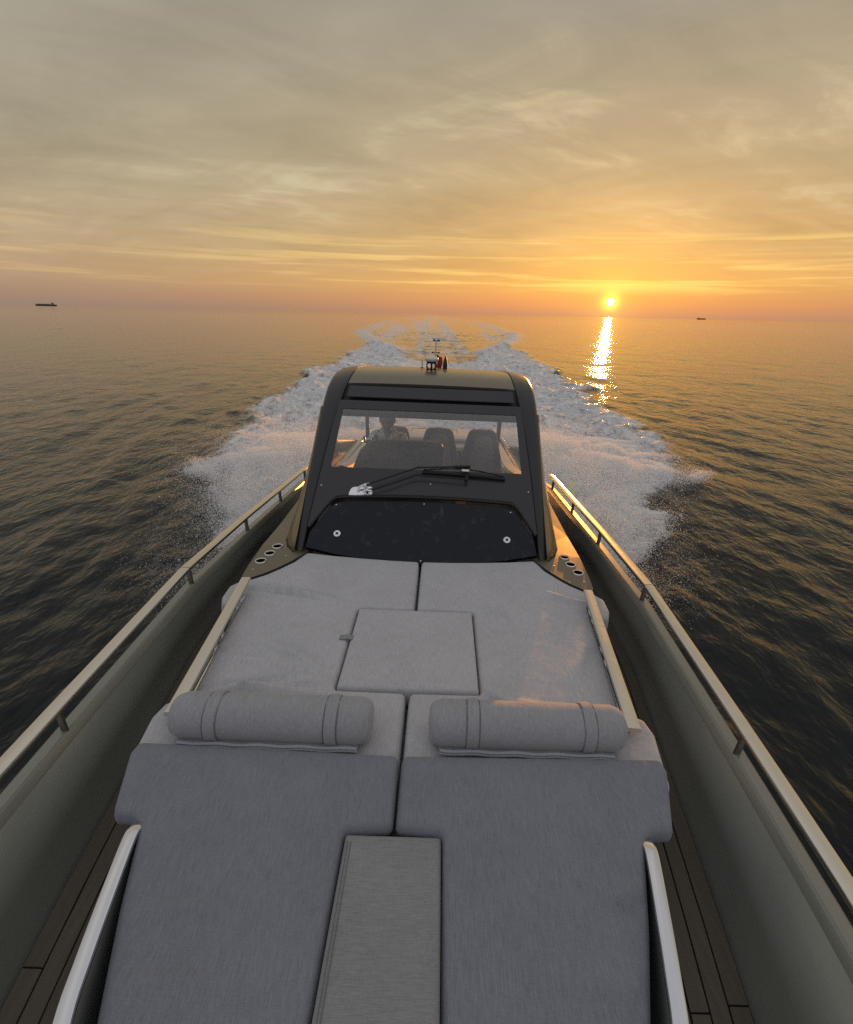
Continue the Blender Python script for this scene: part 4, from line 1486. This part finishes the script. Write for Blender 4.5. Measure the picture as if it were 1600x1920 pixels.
def person():
    u = -.545
    base = (u, 5.95, 1.02)
    t = thing('person', (base[0], base[1], base[2] - .0), 'dark haired man in a white open collared shirt at the helm, one arm forward', 'person')
    # facing -y (towards the bow); seated, leaning forward
    pel = (u, 6.0, 1.20)
    waist = (u, 5.97, 1.36)
    chest = (u, 5.90, 1.52)
    neck0 = (u, 5.83, 1.70)
    neck1 = (u, 5.79, 1.765)
    head = (u, 5.765, 1.84)
    top = (u, 5.77, 1.93)
    shr, shl = (u - .17, 5.87, 1.655), (u + .17, 5.87, 1.655)
    elr, wrr = (u - .20, 5.66, 1.50), (u - .12, 5.36, 1.66)
    ell, wrl = (u + .22, 5.72, 1.42), (u + .06, 5.46, 1.60)
    P = lambda p, r_: (*p, r_)
    def hand(w_, d, s):
        w = Vector(w_); d = Vector(d).normalized()
        side = Vector((1, 0, 0)) * s
        up = side.cross(d).normalized()
        palm = w + d * .05
        ch = [[P(w_, .026), P(tuple(palm), (.036, .018))]]
        for k, (off, ln) in enumerate(((-.030, .062), (-.010, .072), (.011, .068), (.030, .052))):
            a = palm + d * .028 + side * off
            b = a + d * ln * .5 - up * .012
            c = b + d * ln * .35 - up * .035
            ch.append([P(tuple(palm), (.036, .018)), P(tuple(a), .0105), P(tuple(b), .0095), P(tuple(c), .0085)])
        a = w + d * .03 - side * .038
        b = a + d * .035 - side * .018 - up * .01
        c = b + d * .03 + side * .006 - up * .02
        ch.append([P(tuple(palm), (.036, .018)), P(tuple(a), .013), P(tuple(b), .0115), P(tuple(c), .0095)])
        return ch
    hipr, hipl = (u - .10, 5.93, 1.19), (u + .10, 5.93, 1.19)
    knr, knl = (u - .16, 5.55, 1.22), (u + .16, 5.55, 1.22)
    anr, anl = (u - .15, 5.45, .80), (u + .15, 5.45, .80)
    ftr, ftl = (u - .15, 5.28, .76), (u + .15, 5.28, .76)
    chains = [[P(pel, (.15, .11)), P(waist, (.14, .10)), P(chest, (.145, .095)), P((u, 5.855, 1.64), (.10, .07)), P(neck0, .062), P(neck1, .058)],
              [P(chest, (.145, .095)), P(shr, .052), P(elr, .045), P(wrr, .028)],
              [P(chest, (.145, .095)), P(shl, .052), P(ell, .045), P(wrl, .028)],
              [P(pel, (.15, .11)), P(hipr, .095), P(knr, .062), P(anr, .042), P(ftr, .035)],
              [P(pel, (.15, .11)), P(hipl, .095), P(knl, .062), P(anl, .042), P(ftl, .035)]]
    chains += hand(wrr, (.1, -1, .15), -1) + hand(wrl, (-.2, -1, .1), 1)
    body = skin_mesh('body', chains, M['skin'], t, 0)
    # head: a shaped ellipsoid with brow, nose, chin and ears
    def head_shape(scale=1.12, hair=False):
        nu, nv = 32, 24
        rows = []
        for i in range(nv + 1):
            ph = math.pi * i / nv - math.pi / 2
            ring = []
            for k in range(nu):
                th_ = 2 * math.pi * k / nu
                dx, dy, dz = math.cos(ph) * math.cos(th_), math.cos(ph) * math.sin(th_), math.sin(ph)
                rx, ry, rz_ = .078, .098, .122
                x, y, z = dx * rx, dy * ry, dz * rz_
                front = max(0.0, -dy)
                if dz < -.2:
                    k2 = (-dz - .2) / .8
                    x *= 1 - .30 * k2
                    y -= .016 * k2
                if front > .2:
                    y -= .026 * math.exp(-(x / .013) ** 2 - ((z + .012) / .024) ** 2) * front     # nose
                    y -= .008 * math.exp(-((z - .028) / .012) ** 2) * front                        # brow
                    for ex in (-.032, .032):
                        y += .012 * math.exp(-((x - ex) / .016) ** 2 - ((z - .008) / .013) ** 2) * front   # eye sockets
                    y -= .006 * math.exp(-(x / .026) ** 2 - ((z + .058) / .008) ** 2) * front      # lips
                    y -= .010 * math.exp(-(x / .025) ** 2 - ((z + .098) / .018) ** 2) * front      # chin
                ring.append((x * scale, y * scale, z * scale))
            rows.append(ring)
        return rows
    tilt = Matrix.Rotation(R(14), 3, 'X')
    hc = Vector((u, 5.755, 1.858))
    rows = [[tuple(tilt @ Vector(p) + hc) for p in r_] for r_ in head_shape()]
    V, F = loft(rows)
    parts = [(V, F)]
    for s in (-1, 1):
        parts.append(loft([[tuple(tilt @ Vector((s * (.074 + d_), .006 + a * math.cos(2 * math.pi * k / 10), -.004 + 1.7 * a * math.sin(2 * math.pi * k / 10))) + hc) for k in range(10)] for a, d_ in ((.012, 0), (.018, .006), (.019, .014), (.010, .017))]))
    mesh('head', *join(*parts), M['skin'], t, smooth=True, shear=False, angle=1.5)
    # hair: cap over the crown and back, with sideburns and uneven edge
    rows = []
    for i in range(13):
        ph = math.pi / 2 - i * R(104) / 12
        ring = []
        for k in range(40):
            th_ = 2 * math.pi * k / 40
            fr = max(0.0, -math.sin(th_))
            p2 = max(ph, R(43) * fr ** .5 - R(20) * (1 - fr) + R(7) * math.sin(7 * th_))
            dx, dy, dz = math.cos(p2) * math.cos(th_), math.cos(p2) * math.sin(th_), math.sin(p2)
            w_ = 1.0 + .16 * (float(fbm(np.array(th_ * 6.0), np.array(i * 1.3), 3)) - .35)
            lift = .010 + (.010 if dz > .5 else 0)
            ring.append(tuple(tilt @ Vector((dx * (.088 + lift) * w_, dy * (.110 + lift) * w_, dz * (.137 + lift) * w_)) + hc))
        rows.append(ring)
    mesh('hair', *loft(rows, cap=False), M['hair'], t, smooth=True, shear=False, angle=1.5)
    # eyes, brows and short beard
    for ex in (-.030, .030):
        c_ = tilt @ Vector((ex * 1.12, -.088, .011)) + hc
        mesh('eye', *lathe(c_, tuple(tilt @ Vector((0, -1, 0))), [(.001, -.004), (.012, -.002), (.013, .004), (.009, .009), (.001, .011)], 10), M['lens'], t, smooth=True, shear=False)
    for ex in (-.033, .033):
        c_ = [tilt @ Vector((ex + q * .019, -.100 + .010 * abs(q + (.6 if ex < 0 else -.6)), .036 + .004 * (1 - q * q))) + hc for q in (-1, 0, 1)]
        mesh('eyebrow', *tube(c_, .0055, 6), M['hair'], t, smooth=True, shear=False)
    lp = [tilt @ Vector((q * .024, -.099 + .012 * q * q, -.066 + .003 * q * q)) + hc for q in (-1, -.5, 0, .5, 1)]
    mesh('mouth', *tube(lp, .006, 6), M['lips'], t, smooth=True, shear=False)
    # shirt: torso and sleeves a little larger than the body, open at the collar
    sh = [[P((u, 6.0, 1.17), (.18, .14)), P((u, 5.97, 1.36), (.185, .14)), P(chest, (.21, .155)), P((u, 5.86, 1.635), (.175, .125)), P((u, 5.845, 1.685), (.09, .08))],
          [P(chest, (.21, .155)), P((u - .185, 5.87, 1.648), .086), P((u - .205, 5.655, 1.50), .062), P((u - .165, 5.50, 1.575), .048)],
          [P(chest, (.21, .155)), P((u + .185, 5.87, 1.648), .086), P((u + .225, 5.715, 1.42), .062), P((u + .14, 5.58, 1.51), .048)]]
    shirt = skin_mesh('shirt', sh, M['shirt'], t, 0)
    for s in (-1, 1):
        V, F = sweep(spline([(u + s * .012, 5.725, 1.56), (u + s * .05, 5.735, 1.66), (u + s * .078, 5.80, 1.715), (u + s * .06, 5.88, 1.735)], 4), rsec(.045, .006, .002, 1), (0, -.8, .6))
        mesh('collar', V, F, M['shirt'], shirt, smooth=True, shear=False)
    V, F = loft([[(u - .008 * a, 5.715 + .0 * a, 1.545), (u + .008 * a, 5.715, 1.545), (u + .04, 5.76, 1.70), (u - .04, 5.76, 1.70)] for a in (1,)] + [[(u - .008, 5.735, 1.545), (u + .008, 5.735, 1.545), (u + .04, 5.79, 1.70), (u - .04, 5.79, 1.70)]])
    mesh('open_neck', V, F, M['skin'], t, shear=False)
    tr = [[P((u, 6.0, 1.19), (.165, .12)), P(hipr, .105), P(knr, .075), P((u - .15, 5.46, .86), .06)], [P((u, 6.0, 1.19), (.165, .12)), P(hipl, .105), P(knl, .075), P((u + .15, 5.46, .86), .06)]]
    skin_mesh('trousers', tr, M['trousers'], t, 0)
    t.matrix_world = frame((base[0], base[1], base[2] + .09))      # sits upright on the raised helm seat
    return t


person()


# ------------------------------------------------------------------ spray: droplets as a point cloud
def spray():
    g_ = np.random.default_rng(21)
    pts, rad = [], []

    def lobe(s, n, y0, y1, vx, vy, vz, tmax, seed, r0=.006):
        yy = g_.uniform(y0, y1, n)
        clump = fbm(yy * 2.2 + seed, g_.random(n) * 0 + seed, 3)
        kx = g_.beta(1.6, 1.5, n)
        VX = vx[0] + (vx[1] - vx[0]) * kx * (0.62 + .76 * clump) + g_.normal(0, .22, n)
        VY = vy[0] + (vy[1] - vy[0]) * g_.random(n) + g_.normal(0, .35, n)
        VZ = vz[0] + (vz[1] - vz[0]) * g_.beta(1.2, 2.2, n)
        T = g_.random(n) ** .8 * tmax
        X = np.interp(yy, [2, 10], [1.25, 1.35]) + VX * T
        Y = yy + VY * T
        Z = .10 + VZ * T - 4.9 * T * T + g_.normal(0, .03, n)
        ok = Z > -.05
        X, Y, Z = X[ok], Y[ok], Z[ok]
        # break it up
        nn = fbm(X * 1.9 + seed, Y * 1.5 + 5, 4) + .35 * (fbm(X * 7 + seed, Y * 6, 3) - .5)
        keep = g_.random(len(X)) < sstep(nn, .28, .62) * .9 + .1
        X, Y, Z = X[keep], Y[keep], Z[keep]
        pts.append(np.stack([s * X, Y, Z], 1))
        rad.append(r0 * np.exp(g_.normal(0, .30, len(X))))
    for s, sd_ in ((-1, 3.0), (1, 40.0)):
        q = 1.0 if s < 0 else 1.1
        lobe(s, 620000, 3.9, 8.6, (.5, 4.6 * q), (4.0, 8.5), (.6, 4.4), .80, sd_, .0038)      # main sheet
        lobe(s, 200000, 6.0, 8.2, (3.0, 6.6 * q), (2.2, 4.6), (.6, 2.6), .62, sd_ + 9, .0026)      # side jet
        lobe(s, 160000, 3.4, 5.4, (2.0, 5.0 * q), (2.5, 5.0), (.8, 3.2), .62, sd_ + 17, .0023)     # forward fringe
        n = 1000000                                                                             # dense low curtain between hull and fringe
        Y = g_.uniform(4.6, 12.6, n)
        ed = np.interp(Y, [4.6, 5.2, 6.0, 6.4, 7.1, 8.0, 8.8, 9.25, 9.8, 10.6, 11.4, 12.6], [1.6, 2.1, 2.95, 3.25, 3.45, 3.75, 4.15, 5.15, 5.35, 4.9, 5.3, 5.6]) * q
        ed = ed * .87 * (1 + .30 * (fbm(Y * 1.4 + sd_, Y * 0 + 2, 4) - .5))
        X = 1.35 + (ed * 1.16 - 1.35) * g_.random(n) ** .85
        e = X / ed
        k = g_.random(n) < sstep(1.16 - e, .0, .22) * (.22 + .78 * sstep(fbm((X - .55 * Y) * 2.2 + sd_, (Y + .55 * X) * .7 + 7, 5, .58), .36, .58))
        X, Y, e = X[k], Y[k], e[k]
        top = (.16 + .75 * np.clip(1 - e, 0, 1) ** .8) * (.25 + 1.5 * fbm((X - .55 * Y) * 1.6 + sd_ + 8, (Y + .55 * X) * .8, 5, .58)) * sstep(Y, 4.4, 6.0) * (1 - .6 * sstep(Y, 10.5, 12.6))
        pts.append(np.stack([s * X + .2, Y, .02 + top * g_.random(len(X)) ** .7], 1))
        rad.append(.0044 * np.exp(g_.normal(0, .4, len(X))))
        n = 90000                                                                              # stray drops round the fringe
        X = g_.uniform(1.7, 6.6 * q, n); Y = g_.uniform(4.8, 12.5, n)
        e = X - np.interp(Y, [4.5, 6, 7, 8, 9.5, 11, 13], [1.5, 2.8, 3.4, 3.9, 5.2, 5.4, 5.8]) * q
        k = g_.random(n) < np.exp(-np.maximum(e, 0) / .35) * (e > -1.0) * sstep(fbm(X * 2 + sd_, Y * 2, 3), .35, .65)
        pts.append(np.stack([s * X[k], Y[k], g_.random(k.sum()) ** 2 * .7 + .02], 1))
        rad.append(.0020 * np.exp(g_.normal(0, .4, k.sum())))
    for i, (P, r_) in enumerate(zip(pts, rad)):
        # nothing inside the hull
        bad = (np.abs(P[:, 0]) < 1.52) & (P[:, 1] < 10)
        pts[i], rad[i] = P[~bad], r_[~bad]
    m, g, b, out = new_mat('spray_drops')
    b.inputs['Base Color'].default_value = (.95, .95, .95, 1)
    b.inputs['Roughness'].default_value = .6
    tl = g.node('ShaderNodeBsdfTranslucent')
    tl.inputs[0].default_value = (.95, .95, .95, 1)
    mx = g.node('ShaderNodeMixShader')
    mx.inputs[0].default_value = .40
    g.l.new(b.outputs[0], mx.inputs[1]); g.l.new(tl.outputs[0], mx.inputs[2])
    g.l.new(mx.outputs[0], out.inputs[0])
    ng = bpy.data.node_groups.new('drops', 'GeometryNodeTree')
    ng.interface.new_socket('Geometry', in_out='INPUT', socket_type='NodeSocketGeometry')
    ng.interface.new_socket('Geometry', in_out='OUTPUT', socket_type='NodeSocketGeometry')
    gi, go_ = ng.nodes.new('NodeGroupInput'), ng.nodes.new('NodeGroupOutput')
    mp = ng.nodes.new('GeometryNodeMeshToPoints')
    na = ng.nodes.new('GeometryNodeInputNamedAttribute')
    na.data_type = 'FLOAT'
    na.inputs['Name'].default_value = 'drop'
    sm = ng.nodes.new('GeometryNodeSetMaterial')
    sm.inputs['Material'].default_value = m
    ng.links.new(gi.outputs[0], mp.inputs['Mesh'])
    ng.links.new(na.outputs[0], mp.inputs['Radius'])
    ng.links.new(mp.outputs[0], sm.inputs['Geometry'])
    ng.links.new(sm.outputs[0], go_.inputs[0])
    half_n = len(pts) // 2
    for s, sel in ((-1, slice(0, half_n)), (1, slice(half_n, None))):
        P = np.concatenate(pts[sel]); r_ = np.concatenate(rad[sel])
        me = bpy.data.meshes.new('spray')
        me.vertices.add(len(P)); me.vertices.foreach_set('co', P.astype(np.float32).ravel())
        a = me.attributes.new('drop', 'FLOAT', 'POINT')
        a.data.foreach_set('value', r_.astype(np.float32))
        me.update()
        me.materials.append(m)
        o = bpy.data.objects.new('spray', me)
        COL.objects.link(o)
        md = o.modifiers.new('drops', 'NODES')
        md.node_group = ng
        props(o, 'white sheet of bow spray thrown out on the %s side of the yacht' % ('left' if s < 0 else 'right'), 'spray', kind='stuff')


spray()


# ------------------------------------------------------------------ ships on the horizon
def ship(name, az0, az1, dist, height, label, mat, mirror=1, tank=True):
    a = R((az0 + az1) / 2)
    L = dist * R(abs(az1 - az0))
    c_ = Vector((math.sin(a) * dist, math.cos(a) * dist, 0))
    t = bpy.data.objects.new(name, None)
    COL.objects.link(t)
    t.location = c_
    t.rotation_euler = (0, 0, -a + (0 if mirror > 0 else math.pi))
    t['_b'] = (0, 0, 0)
    props(t, label, 'ship', 'cargo ships on the horizon')
    h = height
    st = [(-.5, .30, .95), (-.47, .8, .9), (-.42, 1.0, .72), (.3, 1.0, .70), (.47, .95, .72), (.5, .85, .74)]
    rings = []
    for q, wd, hh in st:
        x = q * L
        w_ = wd * L * .075
        rr = x + (0.035 * L if q < -.46 else 0)
        rings.append([(rr, -w_ * .8, -2), (x, -w_, hh * h * .62), (x, w_, hh * h * .62), (rr, w_ * .8, -2)])
    def m_(nm, V, F, mt):
        return mesh(nm, V, F, mt, t, shear=False)
    m_('hull', *loft(rings), mat)
    w_ = L * .07
    m_('bridge_house', *join(box(.26 * L, .34 * L, -w_, w_, h * .4, h * .85), box(.275 * L, .325 * L, -w_ * .8, w_ * .8, h * .85, h)), M['ship_house'] if dist < 6000 else mat)
    m_('funnel', *box(.36 * L, .385 * L, -w_ * .3, w_ * .3, h * .4, h * .92), mat)
    m_('foremast', *box(-.44 * L, -.432 * L, -1.2, 1.2, h * .4, h * .9), mat)
    for k in range(5):
        x = (-.36 + .12 * k) * L
        m_('cargo_hatch', *box(x, x + .09 * L, -w_ * .75, w_ * .75, h * .3, h * (.60 if tank else .66)), mat)
    return t


ship('cargo_ship', -36.79, -35.24, 4600, 25, 'dark cargo ship on the horizon at the far left', M['ship'])
ship('cargo_ship', 27.62, 28.42, 7200, 26, 'tiny brown cargo ship on the horizon right of the sun', M['ship_far'], mirror=-1)
